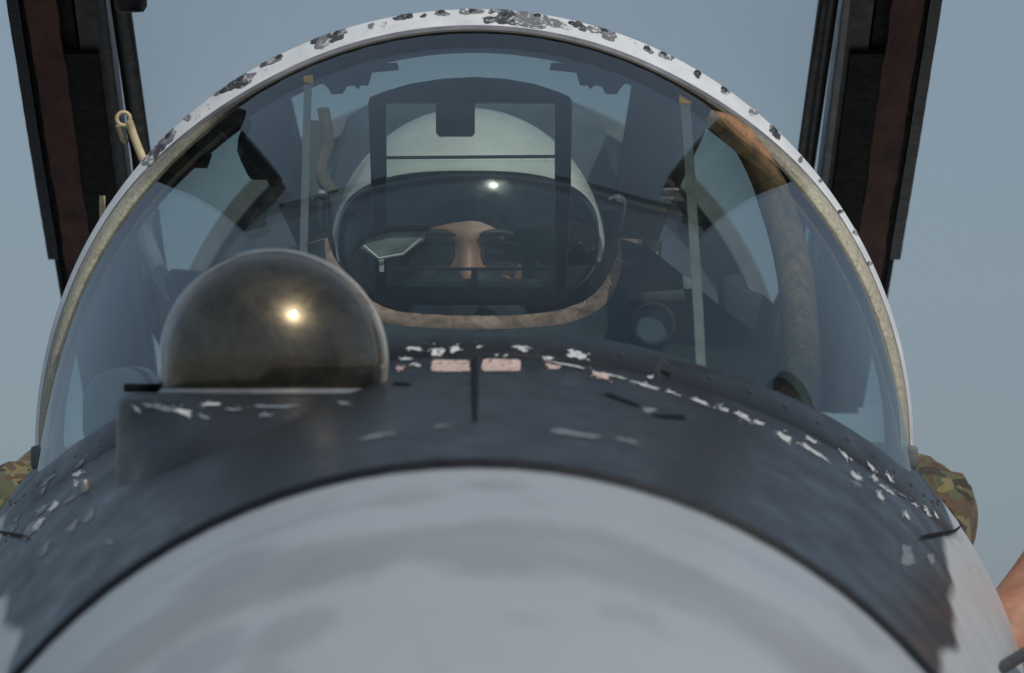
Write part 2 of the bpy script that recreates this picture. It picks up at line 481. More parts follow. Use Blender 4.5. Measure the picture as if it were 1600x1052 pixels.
# ---- fuselage skin
ys = [YJ + i * .03 for i in range(int((3.4 - YJ) / .03) + 1)]
rows = []
NS = 72
for y in ys:
    w_, h_, c_, n_ = sect(y)
    row = []
    # upper half: sample in x so the cockpit sills fall on grid lines
    xs = []
    for k in range(13): xs.append(-w_ * math.cos(math.pi / 2 * k / 12 * .42))   # flank
    x0 = -xs[-1]; x0 = abs(xs[-1])
    sill = .395
    if x0 > sill: pass
    inner = [-x0 + 2 * x0 * k / 48 for k in range(1, 48)]
    fl = xs[:]
    xs = fl + inner + [-v for v in reversed(fl)]
    for x in xs:
        z = ztop(x, y)
        if -.60 < y < 1.66:
            e = elev_ws(x, y)
            lim = .93 if y < WY0 else .965
            if e < lim: z = -.72
        row.append(Vector((x, y, z)))
    for k in range(1, 40):
        a = math.pi * k / 40
        row.append(Vector((w_ * math.cos(a), y, c_ - h_ * 1.05 * math.sin(a))))
    rows.append(row)
v, f = grid(rows, closed_u=True)
n = len(rows[0])
f.append(tuple(range(n))); f.append(tuple(len(v) - n + k for k in range(n)))
fus = mesh_obj('forward_fuselage', v, f, M['fus'], jet, angle=50)

# ---- dark joint ring and radome
def ring_pts(r, y, zc, n=96): return [Vector((r * math.sin(2 * math.pi * k / n), y, zc + r * math.cos(2 * math.pi * k / n))) for k in range(n)]
rows = [ring_pts(r, y, -.487) for r, y in ((.404, YJ + .001), (.4055, YJ - .004), (.4055, YJ - .03), (.399, YJ - .036), (.396, YJ - .03))]
v, f = grid(rows, closed_u=True)
mesh_obj('joint_ring', v, f, M['blackg'], jet)
rows = []
L = 1.55
for i in range(61):
    s = i / 60
    y = YJ - .028 - L * s
    r = .3985 * max(0.0, 1 - s ** 1.75) ** .92 + .0008
    rows.append(ring_pts(r, y, -.487 - .055 * s))
v, f = grid(rows, closed_u=True)
f.append(tuple(len(v) - 96 + k for k in range(96)))
radome = mesh_obj('radome', v, f, M['radome'], jet, angle=60)

# ---- windscreen surface
HZ, HR = -.1065, .418
def band(th):
    return lerp(.0235, .0145, sstep(R(38), R(88), abs(th)))
YF = -.045
def hoop_pt(th, frac, y=None):
    r = HR - band(th) * frac
    if y is None: y = interp([(0, 0), (.6, -.030), (.8, -.042), (1, YF)], frac)
    return Vector((r * math.sin(th), y, HZ + r * math.cos(th)))
TH = R(91.5)
def ws(u, v_, off=0.0):
    th = u * TH
    ph = u * R(90)
    bx = WX * math.sin(ph); by = WY0 - WL * math.cos(ph)
    b_ = Vector((bx, by, ztop(bx, by) - .002))
    h_ = hoop_pt(th, .97)
    p = b_.lerp(h_, v_)
    bul = .031 * max(0, math.cos(u * R(90))) ** 1.9 * 4 * v_ * (1 - v_) * (1.25 - .5 * v_)
    d = Vector((math.sin(th) * .7, -.35 * math.cos(th), math.cos(th))).normalized()
    p = p + d * (bul - off)
    return p
NU, NVV = 120, 28
rows_o = [[ws(-1 + 2 * j / NU, i / NVV) for j in range(NU + 1)] for i in range(NVV + 1)]
rows_i = [[ws(-1 + 2 * j / NU, i / NVV, .007) for j in range(NU + 1)] for i in range(NVV + 1)]
vo, fo = grid(rows_o); vi, fi = grid(rows_i)
k = len(vo)
faces = fo + [tuple(reversed([a + k for a in q])) for q in fi]
W1 = NU + 1
for j in range(NU):
    faces.append((j, j + 1, k + j + 1, k + j)); t0 = NVV * W1
    faces.append((t0 + j, t0 + j + 1, k + t0 + j + 1, k + t0 + j))
windscreen = mesh_obj('windscreen', vo + vi, faces, M['glass'], jet, angle=60)

def proj(p):
    d = p.y - CAMY
    return CX + p.x * F / d, CY - p.z * F / d
def ws_solve(px, py, off=.010):
    best = None
    for i in range(2, 40):
        for j in range(0, 61):
            u, v_ = -1 + 2 * j / 60, i / 40
            a, b_ = proj(ws(u, v_, off)); e = (a - px) ** 2 + (b_ - py) ** 2
            if best is None or e < best[0]: best = (e, u, v_)
    _, u, v_ = best
    for _ in range(8):
        a, b_ = proj(ws(u, v_, off)); h = 1e-4
        au, bu = proj(ws(u + h, v_, off)); av, bv = proj(ws(u, v_ + h, off))
        j11, j12, j21, j22 = (au - a) / h, (av - a) / h, (bu - b_) / h, (bv - b_) / h
        det = j11 * j22 - j12 * j21
        if abs(det) < 1e-6: break
        dx, dy = px - a, py - b_
        u += max(-.1, min(.1, (dx * j22 - dy * j12) / det)); v_ += max(-.1, min(.1, (j11 * dy - j21 * dx) / det))
        u = max(-1, min(1, u)); v_ = max(0.0, min(1, v_))
    return ws(u, v_, off)

# heater strips on the inside of the glass, each with its orange terminal
def glass_strip(pts, wpx):
    path = []
    for (x0, y0), (x1, y1) in zip(pts, pts[1:]):
        for k_ in range(10): path.append((lerp(x0, x1, k_ / 10), lerp(y0, y1, k_ / 10)))
    path.append(pts[-1])
    va, vb = [], []
    for (x, y) in path:
        va.append(ws_solve(x - wpx / 2, y)); vb.append(ws_solve(x + wpx / 2, y))
    back = [q + Vector((0, .002, -.002)) for q in va], [q + Vector((0, .002, -.002)) for q in vb]
    rr = [va, vb, back[1], back[0]]
    v_, f_ = grid(list(zip(*rr)), closed_u=True)
    s_ = mesh_obj('heater_strip', v_, f_, M['strip'], windscreen)
    x, y = pts[0]
    a = [ws_solve(x - wpx / 2 - 1, y - 3, .008), ws_solve(x + wpx / 2 + 1, y - 1, .008), ws_solve(x + wpx / 2 + 1, y + 12, .008), ws_solve(x - wpx / 2 - 1, y + 10, .008)]
    b2 = [q + Vector((0, .004, -.004)) for q in a]
    mesh_obj('strip_terminal', a + b2, [(0, 1, 2, 3), (7, 6, 5, 4), (0, 4, 5, 1), (1, 5, 6, 2), (2, 6, 7, 3), (3, 7, 4, 0)], M['orange'], windscreen)
glass_strip([(482, 118), (479, 200), (477, 290), (474, 395)], 12)
glass_strip([(1070, 150), (1078, 260), (1086, 400), (1092, 500), (1097, 606)], 15)

# ---- windscreen frame
ths = [-TH + 2 * TH * k_ / 160 for k_ in range(161)]
def gstart(th): return lerp(.91, .38, sstep(R(25), R(60), abs(th)))
rows = [[hoop_pt(t, 0, .045) for t in ths], [hoop_pt(t, 0, .002) for t in ths], [hoop_pt(t, .04, -.002) for t in ths], [hoop_pt(t, gstart(t) * .80) for t in ths],
        [hoop_pt(t, gstart(t) * .83) for t in ths], [hoop_pt(t, gstart(t)) for t in ths], [hoop_pt(t, 1.0, YF + .012) for t in ths], [hoop_pt(t, 1.7, .0) for t in ths], [hoop_pt(t, 1.7, .045) for t in ths]]
v, f = grid(rows, closed_v=True)
fm = []
for i in range(len(rows)):
    for j in range(160): fm.append(0 if i < 3 else (1 if i < 6 else 2))
frame = mesh_obj('windscreen_frame', v, f, None, jet, angle=30, mats=[M['white'], M['bevel'], M['dgrey']], fm=fm)
rows = []
for fr, dy in ((-.0, -.001), (.25, -.005), (.6, -.006), (1.0, -.004), (1.05, .006), (0.0, .008)):
    rows.append([])
    for t in ths:
        g0 = gstart(t); q = lerp(g0, 1.06, fr)
        wob = .0006 * math.sin(t * 90) + random.uniform(-.0004, .0004)
        p = hoop_pt(t, q); p.y += dy + wob; rows[-1].append(p)
v, f = grid(rows, closed_v=True)
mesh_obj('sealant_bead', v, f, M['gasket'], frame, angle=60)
for s in (-1, 1):       # feet of the frame
    t = s * R(90.5)
    p = hoop_pt(t, .5)
    foot = box('frame_foot', p + Vector((0, -.008, -.004)), (.016, .035, .022), M['bare'], frame, bev=.004)

# chips and screws on the frame: (angle deg from photo position, radial fraction, half len px, half height fraction)
def frame_point(px, py):
    ang = math.atan2(px - CX, 701 - py)
    rpx = math.hypot(px - CX, 701 - py) / 1643
    fr = (HR - rpx) / band(ang)
    return ang, fr
def frame_chip(px, py, lpx, hf, mat, seed, name='paint_chip'):
    rnd = random.Random(seed)
    ang, fr = frame_point(px, py)
    fr = max(.05, min(.62, fr))
    n_ = 30; ring = []
    ph = [rnd.uniform(0, 6.28) for _ in range(4)]
    for k_ in range(n_):
        a = 2 * math.pi * k_ / n_
        j = 1 + .26 * math.sin(2 * a + ph[0]) + .15 * math.sin(3 * a + ph[3]) + .09 * math.sin(7 * a + ph[1]) + .05 * math.sin(11 * a + ph[2]) + rnd.uniform(-.05, .05)
        da = lpx / 687 * math.cos(a) * j; df = hf * math.sin(a) * j
        q = max(.0, min(.70, fr + df))
        p = hoop_pt(ang + da, q)
        nrm = Vector((math.sin(ang), -.6, math.cos(ang))).normalized()
        ring.append(p + nrm * .0006)
    c = sum(ring, Vector()) / n_ 
    mesh_obj(name, ring + [c + Vector((0, -.0004, 0))], [(k_, (k_ + 1) % n_, n_) for k_ in range(n_)], mat, frame, angle=180)
for i, (px, py, l, h) in enumerate([(515, 60, 22, .28), (505, 66, 14, .3), (530, 52, 12, .15), (372, 132, 22, .24), (386, 122, 14, .18), (425, 96, 16, .14), (412, 101, 8, .1), (345, 143, 9, .13), (262, 216, 14, .3), (245, 238, 16, .28), (235, 252, 12, .22),
        (292, 183, 8, .14), (630, 27, 14, .14), (690, 22, 10, .13), (735, 19, 16, .16), (790, 28, 30, .34), (825, 33, 30, .36), (855, 36, 22, .28), (765, 34, 14, .12), (948, 54, 18, .22), (930, 47, 14, .16), (905, 42, 10, .2), (1042, 88, 12, .18), (1012, 79, 8, .14),
        (1088, 117, 6, .14), (1133, 140, 9, .18), (1176, 176, 7, .15), (1210, 206, 11, .22), (1250, 250, 4, .14), (1283, 282, 3, .14), (1312, 331, 3, .14), (1338, 362, 4, .2), (1358, 412, 3, .16), (662, 26, 5, .08), (600, 40, 5, .08), (580, 42, 6, .1)]):
    frame_chip(px, py, l, h, M['barec'] if i % 3 else M['bared'], 100 + i)
for i, (px, py, l, h) in enumerate([(885, 46, 8, .12), (772, 25, 6, .1), (808, 40, 5, .1), (842, 26, 6, .08)]):
    frame_chip(px, py, l, h, M['chipw'], 400 + i)
for i, (px, py) in enumerate([(526, 50), (640, 28), (738, 17), (792, 25), (840, 23), (945, 45), (1010, 78), (1036, 85), (1090, 115), (1132, 139), (1210, 204), (437, 90), (378, 124), (350, 143), (262, 212), (893, 38), (690, 20)]):
    ang, fr = frame_point(px, py)
    p = hoop_pt(ang, max(.12, min(.4, fr)))
    nrm = Vector((math.sin(ang), -.55, math.cos(ang))).normalized()
    o = lathe('screw', [(.0001, .0014), (.0028, .0014), (.0036, .0008), (.0036, -.001)], M['dgrey'], None, (0, 0, 0), 'Z', 12)
    o.data.transform(Matrix.Translation(p + nrm * .0004) @ nrm.to_track_quat('Z', 'Y').to_matrix().to_4x4())
    put(o, frame)

# ---- skirt around the windscreen base
def base_pt(ph, s):
    """s metres outwards in plan from the base curve"""
    x, y = WX * math.sin(ph), WY0 - WL * math.cos(ph)
    nx, ny = math.sin(ph) / WX, -math.cos(ph) / WL
    l = math.hypot(nx, ny); x += nx / l * s; y += ny / l * s
    return x, y
rows = []
for s, dz in ((-.035, -.03), (-.012, .001), (-.004, .003), (.012, .0028), (.046, .0024), (.049, -.004)):
    row = []
    for k_ in range(97):
        x, y = base_pt(R(-90) + R(180) * k_ / 96, s)
        row.append(Vector((x, y, ztop(x, y) + dz)))
    rows.append(row)
v, f = grid(rows)
skirt = mesh_obj('windscreen_skirt', v, f, M['fus'], jet, angle=60)

for k_ in range(33):
    ph = R(-84) + R(168) * k_ / 32
    x, y = base_pt(ph, .024)
    o = lathe('screw', [(.0001, .0006), (.0017, .0005), (.0021, .0001), (.0021, -.001)], M['dgrey'], None, (0, 0, 0), 'Z', 10)
    sl = Vector((-(ztop(x + .01, y) - ztop(x - .01, y)) / .02, -(ztop(x, y + .01) - ztop(x, y - .01)) / .02, 1)).normalized()
    o.data.transform(Matrix.Translation(Vector((x, y, ztop(x, y) + .0028))) @ sl.to_track_quat('Z', 'Y').to_matrix().to_4x4())
    put(o, skirt)
# ---- paint chips on the nose, dug out of the dark paint along the skirt
from mathutils.bvhtree import BVHTree
def bvh_of(obs):
    vv, ff = [], []
    for o in obs:
        k0 = len(vv); vv += [v_.co.copy() for v_ in o.data.vertices]; ff += [[i + k0 for i in p.vertices] for p in o.data.polygons]
    return BVHTree.FromPolygons(vv, ff)
SKIN = bvh_of([fus, skirt])
def cast(px, py):
    d = P(px, py, 0) - Vector((0, CAMY, 0))
    loc, nrm, _, _ = SKIN.ray_cast(Vector((0, CAMY, 0)), d.normalized())
    if loc is None: return None
    if nrm.dot(d) > 0: nrm = -nrm
    return loc, nrm
def nose_chip(px, py, wpx, hpx, rot, mat, seed, jag=.35, parent=None, name='paint_chip', lift=.0007):
    rnd = random.Random(seed); n_ = 24; ring = []
    ph = [rnd.uniform(0, 6.28) for _ in range(4)]
    for k_ in range(n_):
        a = 2 * math.pi * k_ / n_
        j = 1 + jag * (.45 * math.sin(3 * a + ph[0]) + .4 * math.sin(5 * a + ph[1]) + .4 * math.sin(8 * a + ph[2])) + rnd.uniform(-.12, .12) * jag
        ca, sa = math.cos(a), math.sin(a)
        ex_ = .3 if wpx == 30 else .6
        qx = wpx * abs(ca) ** ex_ * (1 if ca > 0 else -1) * j; qy = hpx * (.8 if wpx != 30 else 1) * abs(sa) ** ex_ * (1 if sa > 0 else -1) * j
        c_, s_ = math.cos(R(rot)), math.sin(R(rot))
        h_ = cast(px + qx * c_ - qy * s_, py + qx * s_ + qy * c_)
        if h_ is None: return
        ring.append(h_[0] + h_[1] * lift)
    h_ = cast(px, py); c = h_[0] + h_[1] * lift
    vs, fs_ = ring + [c], [(k_, (k_ + 1) % n_, n_) for k_ in range(n_)]
    if name == 'paint_chip' and hpx < 9:       # flakes lost round the same chip
        for _ in range(rnd.randint(2, 5)):
            a = rnd.uniform(0, 6.28); q = rnd.uniform(1.15, 1.9); c_, s_ = math.cos(R(rot)), math.sin(R(rot))
            ox, oy = wpx * q * math.cos(a), hpx * q * math.sin(a); sx = rnd.uniform(.8, 3.2); sy = rnd.uniform(.5, 1.3)
            f_ = []
            for k_ in range(7):
                b_ = 2 * math.pi * k_ / 7; j = rnd.uniform(.6, 1.2); u_, w2 = ox + sx * math.cos(b_) * j, oy + sy * math.sin(b_) * j
                h2 = cast(px + u_ * c_ - w2 * s_, py + u_ * s_ + w2 * c_)
                if h2: f_.append(h2[0] + h2[1] * lift)
            if len(f_) == 7 and max((p - f_[0]).length for p in f_) < .03:
                fs_.append(tuple(range(len(vs), len(vs) + 7))); vs += f_
    mesh_obj(name, vs, fs_, mat, parent or fus, angle=180)
chips = [(648, 546, 12, 3, 8, 'chipw'), (683, 551, 10, 7, 0, 'chipw'), (711, 547, 7, 5, -20, 'chipw'), (634, 562, 8, 2, 0, 'chipw'), (651, 571, 7, 3, 10, 'chipw'), (625, 577, 6, 2.5, 0, 'chipp'),
    (750, 542, 3, 2, 0, 'chipw'), (818, 546, 8, 5, 10, 'chipw'), (806, 543, 5, 2, 0, 'chipw'), (900, 555, 14, 7, 15, 'chipw'), (856, 560, 8, 2.5, 5, 'chipw'), (864, 574, 12, 4, 8, 'chipp'),
    (776, 556, 2, 1.5, 0, 'chipw'), (790, 557, 2, 1.5, 0, 'chipw'), (704, 573, 30, 9, 0, 'chipp'), (783, 572, 30, 9.5, 0, 'chipp'), (940, 588, 13, 5, 14, 'chipp'), (890, 572, 26, 1.6, 11, 'chipw'), (960, 589, 20, 1.6, 14, 'chipw'),
    (1010, 604, 20, 2.5, 17, 'chipw'), (1016, 591, 4, 2, 0, 'chipw'), (1050, 615, 8, 2, 20, 'chipw'), (1094, 629, 14, 3, 22, 'chipw'), (1130, 641, 8, 2, 22, 'chipw'), (1124, 634, 5, 2.5, 0, 'chipg'), (1160, 651, 12, 4.5, 30, 'chipw'), (1186, 662, 8, 3, 20, 'chipw'),
    (1225, 684, 12, 5, 30, 'chipw'), (1266, 688, 9, 3, 35, 'chipw'), (1270, 706, 24, 3, 32, 'chipw'), (1319, 712, 8, 3, 50, 'chipw'), (1361, 731, 7, 2.6, 50, 'chipw'), (1337, 745, 10, 4, 35, 'chipw'), (1390, 748, 8, 2.6, 55, 'chipw'), (1375, 776, 7, 4, 55, 'chipw'),
    (1339, 757, 7, 3, 30, 'chipg'), (1366, 748, 6, 3, 40, 'chipw'), (1380, 762, 5, 2, 40, 'chipw'), (1410, 775, 9, 1.6, 30, 'chipg'), (1392, 770, 6, 1.8, 45, 'chipw'), (1416, 806, 7, 2.8, 60, 'chipw'), (1448, 800, 8, 3.4, 60, 'chipw'), (1430, 790, 4, 2, 45, 'chipw'), (1462, 806, 6, 2, 60, 'chipw'),
    (1417, 870, 9, 20, -8, 'chipg'), (1454, 874, 5, 10, -15, 'chipg'),
    (76, 751, 14, 3, -42, 'chipg'), (69, 766, 8, 2.5, -55, 'chipg'), (122, 741, 7, 4, -30, 'chipw'), (126, 726, 9, 3, -50, 'chipg'), (120, 757, 5, 3, -60, 'chipw'), (85, 792, 10, 4.5, -45, 'chipw'), (66, 797, 12, 5, -40, 'chipg'), (50, 828, 20, 8, -45, 'chipg'), (60, 820, 12, 5, -50, 'chipw'), (18, 832, 9, 3, -55, 'chipg'), (110, 781, 10, 3, -35, 'chipg'),
    (26, 812, 6, 3, -40, 'chipg'), (115, 823, 12, 5, -55, 'chipg'), (140, 808, 12, 5, -55, 'chipg'), (70, 860, 14, 5, -60, 'chipg'), (172, 848, 6, 5, 0, 'chipg'),
    (896, 679, 38, 4.5, 8, 'chipg'), (590, 683, 26, 3.5, -10, 'chipg'), (980, 690, 16, 3, 12, 'chipg'), (690, 668, 12, 2.5, -2, 'chipg')]
for i, (px, py, wp, hp, ro, m) in enumerate(chips): nose_chip(px, py, wp, hp, ro, M[m], 900 + i, .06 if wp == 30 else .35)
# dark scuffs and a raised seam down the middle of the nose
for i, (px, py, wp, hp, ro) in enumerate([(970, 625, 28, 3.4, 20), (1048, 652, 24, 3.4, 3), (1040, 584, 8, 3, 20), (628, 601, 14, 2.5, 3), (742, 575, 3, 16, 0)]): nose_chip(px, py, wp, hp, ro, M['black'], 700 + i, .25, name='scuff', lift=.0011)
nose_chip(1013, 642, 9, 5, 0, M['chipg'], 750, .5)
pts = [hit(742, py) for py in (564, 580, 600, 620, 640, 660)]
tube('centre_seam', [p + Vector((0, 0, .003)) for p in pts], [.001, .0022, .0026, .0024, .002, .001], M['black'], jet, 8)
h_ = hit(132, 768)
fs = lathe('fastener', [(.0001, .007), (.004, .0065), (.0055, .003), (.0055, -.004)], M['mgrey'], jet, h_ + Vector((0, 0, .003)), 'Z', 14)
# seam on each flank
for s in (-1, 1):
    pts = []
    for k_ in range(9):
        px = CX + s * (694 + k_ * 9); h_ = hit(px, 842 - k_ * 1.6 - (6 if k_ > 6 else 0))
        if h_: pts.append(h_ + Vector((s * .002, -.002, .002)))
    if len(pts) > 2: tube('panel_seam', pts, [.0006] + [.0012] * (len(pts) - 2) + [.0006], M['black'], jet, 8)

# ---- infrared search ball on its fairing
BX, BY, BZ, BR = -.1613, -.95, -.0205, .0865
ZT = -.0455
rows = []
NP = 72
def ped_ring(rad, z, flare=0.0):
    out = []
    for k_ in range(NP):
        a = 2 * math.pi * k_ / NP
        c, s = math.cos(a), math.sin(a)      # s<0 is towards the nose
        fl = flare * sstep(-.98, .15, c)
        rx = rad * (1 + .25 * sstep(0, .6, c)) + fl; ry = rad * (1 + (1.0 if s > 0 else .15)) + fl * 1.2
        out.append(Vector((BX + rx * c, BY + ry * s, z)))
    return out
rows = [ped_ring(.02, ZT + .0005), ped_ring(.095, ZT + .0005), ped_ring(.112, ZT), ped_ring(.119, ZT - .0022, .004), ped_ring(.123, ZT - .006, .012), ped_ring(.1245, ZT - .012, .03), ped_ring(.1248, ZT - .020, .058), ped_ring(.125, ZT - .030, .085), ped_ring(.125, ZT - .045, .115), ped_ring(.1253, ZT - .065, .135), ped_ring(.1255, ZT - .10, .14), ped_ring(.126, ZT - .18, .08)]
v, f = grid(rows, closed_u=True); f.append(tuple(range(NP))); f.append(tuple(len(v) - NP + k_ for k_ in range(NP)))
ped = mesh_obj('sensor_fairing', v, f, M['fus'], jet, angle=60)
SKIN = bvh_of([ped, fus])
for i, (px, py, wp, hp, ro, m) in enumerate([(203, 628, 14, 6, 10, 'chipg'), (248, 637, 22, 5, 12, 'chipg'), (286, 645, 15, 5, 18, 'chipw'), (318, 652, 9, 3, 20, 'chipg'), (430, 636, 34, 2.4, 0, 'chipg'), (414, 650, 9, 3, 0, 'chipg'), (332, 633, 14, 2.5, 0, 'chipw'), (538, 631, 9, 3, 5, 'chipg'), (215, 640, 6, 3, 40, 'chipw'), (365, 641, 12, 2, 4, 'chipg')]):
    nose_chip(px, py, wp, hp, ro, M[m], 1300 + i, .4, parent=ped)
prof = []
for k_ in range(33):
    a = math.pi / 2 - (math.pi / 2 + math.asin((BZ - ZT - .001) / BR)) * k_ / 32
    prof.append((max(1e-6, BR * math.cos(a)), BR * math.sin(a)))
ball = lathe('infrared_ball', prof, M['ball'], jet, (BX, BY, BZ), 'Z', 96, angle=80)
DR = .0915
prof = []
for k_ in range(33):
    a = math.pi / 2 - (math.pi / 2 + math.asin((BZ - ZT - .001) / DR)) * k_ / 32
    prof.append((max(1e-6, DR * math.cos(a)), DR * math.sin(a)))
lathe('clear_cover', prof, M['dome'], ball, (BX, BY + .002, BZ), 'Z', 96, angle=80)
rr0 = math.sqrt(DR ** 2 - (BZ - ZT) ** 2)
lathe('base_ring', [(rr0 - .008, 0), (rr0 - .006, .004), (rr0 + .001, .0035), (rr0 + .004, .001), (rr0 + .004, -.002)], M['mgrey'], ball, (BX, BY, ZT + .0005), 'Z', 96)
arc = []
for k_ in range(41):
    a = R(-16) + R(212) * k_ / 40
    arc.append(Vector((BX + (DR - .0022) * math.cos(a), BY + .022 - .030 * math.cos(a), BZ + (DR - .0025) * math.sin(a))))
tube('cover_glint_rim', arc, [.0021 + .0016 * max(0, math.cos(R(-16) + R(212) * k_ / 40)) for k_ in range(41)], M['rimm'], ball, 10)  # pale arc added for the sun glint along the cover's edge
box('fairing_latch', (BX - .105, BY + .05, ZT + .004), (.034, .012, .007), M['black'], ped, bev=.002)

# ---- cockpit interior: hood with a notch for the display
def px_path(pts, y): return [P(a, b_, y) for a, b_ in pts]
notch = [(512, 372), (520, 398), (540, 428), (566, 458), (600, 480), (650, 490), (741, 494), (830, 491), (880, 483), (920, 466), (948, 436), (962, 404), (966, 372)]
YR = -.12
rim = smooth_path(px_path(notch, YR), 5)
hood_out = []
Nn = len(rim)
outer_px = [(470, 390), (420, 430), (360, 480), (300, 530), (255, 590), (300, 660), (741, 700), (1190, 660), (1230, 590), (1185, 530), (1120, 480), (1060, 430), (1010, 390)]
outer = smooth_path(px_path(outer_px, YR + .01), 5)
rows = []
for t in (0, .02, .06, .2, .5, .8, 1):
    rows.append([rim[i].lerp(outer[i], t) + Vector((0, -.10 * (t ** .7) * (1 if t > 0 else 0) + .0, 0)) for i in range(Nn)])
rows = [[p + Vector((0, .22, -.02)) for p in rows[0]]] + rows
v, f = grid(rows)
hood = mesh_obj('instrument_hood', v, f, M['navy'], jet, angle=60)
# worn edging round the notch, an olive band outside it, a thin cord
rr = random.Random(5); rows = [[] for _ in range(7)]
wn = [rr.uniform(-1, 1) for _ in range(Nn + 4)]
for i, p in enumerate(rim):
    t = (rim[min(i + 1, Nn - 1)] - rim[max(i - 1, 0)]).normalized(); nrm = Vector((t.z, 0, -t.x))
    if nrm.z > 0 and abs(t.x) > .5: nrm = -nrm
    wd = .0185 + .006 * sstep(.6, .8, i / Nn) - .003 * sstep(.35, 0, i / Nn) + .0005 * wn[i] + .003
    for j, (q, dy) in enumerate(((-.0, .004), (.0, -.004), (.15, -.009), (.5, -.011), (.85, -.009), (1.0, -.003), (1.0, .004))):
        e = .0004 * wn[(i * 3 + j) % len(wn)]
        rows[j].append(p + nrm * (wd * q + e) + Vector((0, dy - .008, 0)))
v, f = grid(rows); mesh_obj('worn_edging', v, f, M['torn'], hood, angle=60)
ol = []
for i, p in enumerate(rim):
    t = rim[min(i + 1, Nn - 1)] - rim[max(i - 1, 0)]; nrm = Vector((t.z, 0, -t.x)).normalized()
    if nrm.z > 0 and abs(t.normalized().x) > .5: nrm = -nrm
    ol.append(p + nrm * .029 + Vector((0, -.008, 0)))
tube('edging_base', ol, .012, M['olive'], hood, 10)
cd = [p + Vector(((p.x) * .04, -.022, -.011)) for p in ol[6:]]
tube('edge_cord', cd, .0011, M['cream'], hood, 6)
for i in range(5):       # loose torn threads
    rr = random.Random(i); b_ = rim[rr.randrange(int(Nn * .72), Nn - 2)] + Vector((0, -.02, 0))
    d = Vector((rr.uniform(-.006, .012), -.004, rr.uniform(-.016, .008)))
    tube('loose_thread', smooth_path([b_, b_ + d * .6 + Vector((.002, 0, .001)), b_ + d], 3), .0004, M['cream'], hood, 5)
# ring and disc added for a reflected camera lens; small fittings on the hood
pc = P(1021, 506, -.26)
lathe('lens_reflection_ring', [(.0165, 0), (.0175, -.004), (.0192, -.004), (.020, 0), (.020, .02), (.0165, .02)], M['dgrey'], hood, pc, 'Y', 40, closed=True)
lathe('lens_reflection_disc', [(.0001, .004), (.0168, .004), (.0168, .01)], M['bulk'], hood, pc, 'Y', 40)
prism('fitting_box', [(985, 458), (1068, 452), (1072, 470), (985, 474)], -.22, -.14, M['dgrey'], hood, .003)
prism('fitting_box', [(1066, 430), (1080, 436), (1082, 452), (1068, 452)], -.22, -.18, M['lens'], hood, .001)
prism('fitting_box', [(1128, 432), (1160, 428), (1168, 452), (1196, 462), (1214, 480), (1210, 540), (1132, 540)], -.10, .02, M['navy'], hood, .006)
prism('sky_reflection_lump', [(128, 610), (150, 585), (185, 572), (215, 580), (232, 610), (232, 690), (128, 690)], .10, .4, M['bulk'], hood, .01)  # grey lump standing in for sky reflected in the lower glass

# ---- head-up display
HY = .05
hud = prism('display_base', [(598, 446), (880, 446), (872, 476), (608, 476)], HY, HY + .16, M['blackg'], jet, .003)
hud.name = 'head_up_display'
for pts in ([(575, 158), (580, 152), (603, 148), (605, 478), (586, 470), (580, 300)], [(867, 148), (889, 152), (894, 158), (892, 300), (884, 470), (868, 478)]):
    prism('post', pts, HY, HY + .035, M['blackg'], hud, .002)
arc = [(576, 160), (577, 152), (600, 143), (640, 131), (690, 123), (741, 120), (790, 123), (835, 131), (872, 143), (892, 152), (893, 160)]
prism('top_bow', arc + [(860, 160), (835, 160), (741, 160), (640, 160), (610, 160)], HY - .004, HY + .05, M['blackg'], hud, .002)
prism('bow_tab', [(681, 162), (742, 162), (742, 207), (738, 213), (686, 213), (681, 207)], HY + .01, HY + .03, M['blackg'], hud, .001)
def pane(name, x0, x1, yt, yb, ya, yb2, th=.005):
    a = [P(x0, yb, ya), P(x1, yb, ya), P(x1, yt, yb2), P(x0, yt, yb2)]
    b_ = [p + Vector((0, th, -.001)) for p in a]
    return mesh_obj(name, a + b_, [(0, 1, 2, 3), (7, 6, 5, 4), (0, 4, 5, 1), (1, 5, 6, 2), (2, 6, 7, 3), (3, 7, 4, 0)], M['hudglass'], hud, smooth=False)
pane('combiner_glass', 604, 868, 164, 444, HY + .004, HY + .045)
pane('combiner_glass', 604, 868, 250, 446, HY - .05, HY - .01)
prism('glass_edge', [(604, 244), (868, 242), (868, 247), (604, 249)], HY - .012, HY - .004, M['blackg'], hud)
# side lens with pale rim, camera box on the other side
lens_poly = [(560, 386), (575, 372), (612, 362), (668, 361), (662, 376), (630, 398), (592, 405)]
lens = prism('side_lens', lens_poly, HY - .045, HY - .037, M['lens'], hud, .0006)
edge = [P(a, b_, HY - .049) for a, b_ in ((568, 384), (592, 404), (630, 397), (658, 373))]
tube('lens_rim', edge, .0014, M['linew'], hud, 6)
prism('lens_hood', [(548, 400), (562, 366), (600, 352), (668, 350), (670, 360), (612, 361), (574, 371), (558, 387)], HY - .05, HY - .01, M['blackg'], hud, .001)
prism('lens_stem', [(592, 404), (600, 404), (600, 425), (593, 425)], HY - .045, HY - .037, M['linew'], hud)
prism('camera_box', [(800, 358), (870, 348), (922, 350), (931, 362), (932, 414), (850, 412), (822, 392)], HY + .12, HY + .2, M['black'], hud, .003)
for i, (a, b_) in enumerate([(882, 382), (889, 391), (884, 404), (918, 392), (926, 388), (907, 380)]):
    lathe('camera_screw', [(.0001, -.001), (.0012, -.001), (.0014, .001)], M['mgrey'], hud, P(a, b_, HY + .118), 'Y', 8)
prism('display_bar', [(610, 418), (872, 418), (872, 423), (610, 423)], HY + .05, HY + .06, M['navy'], hud)
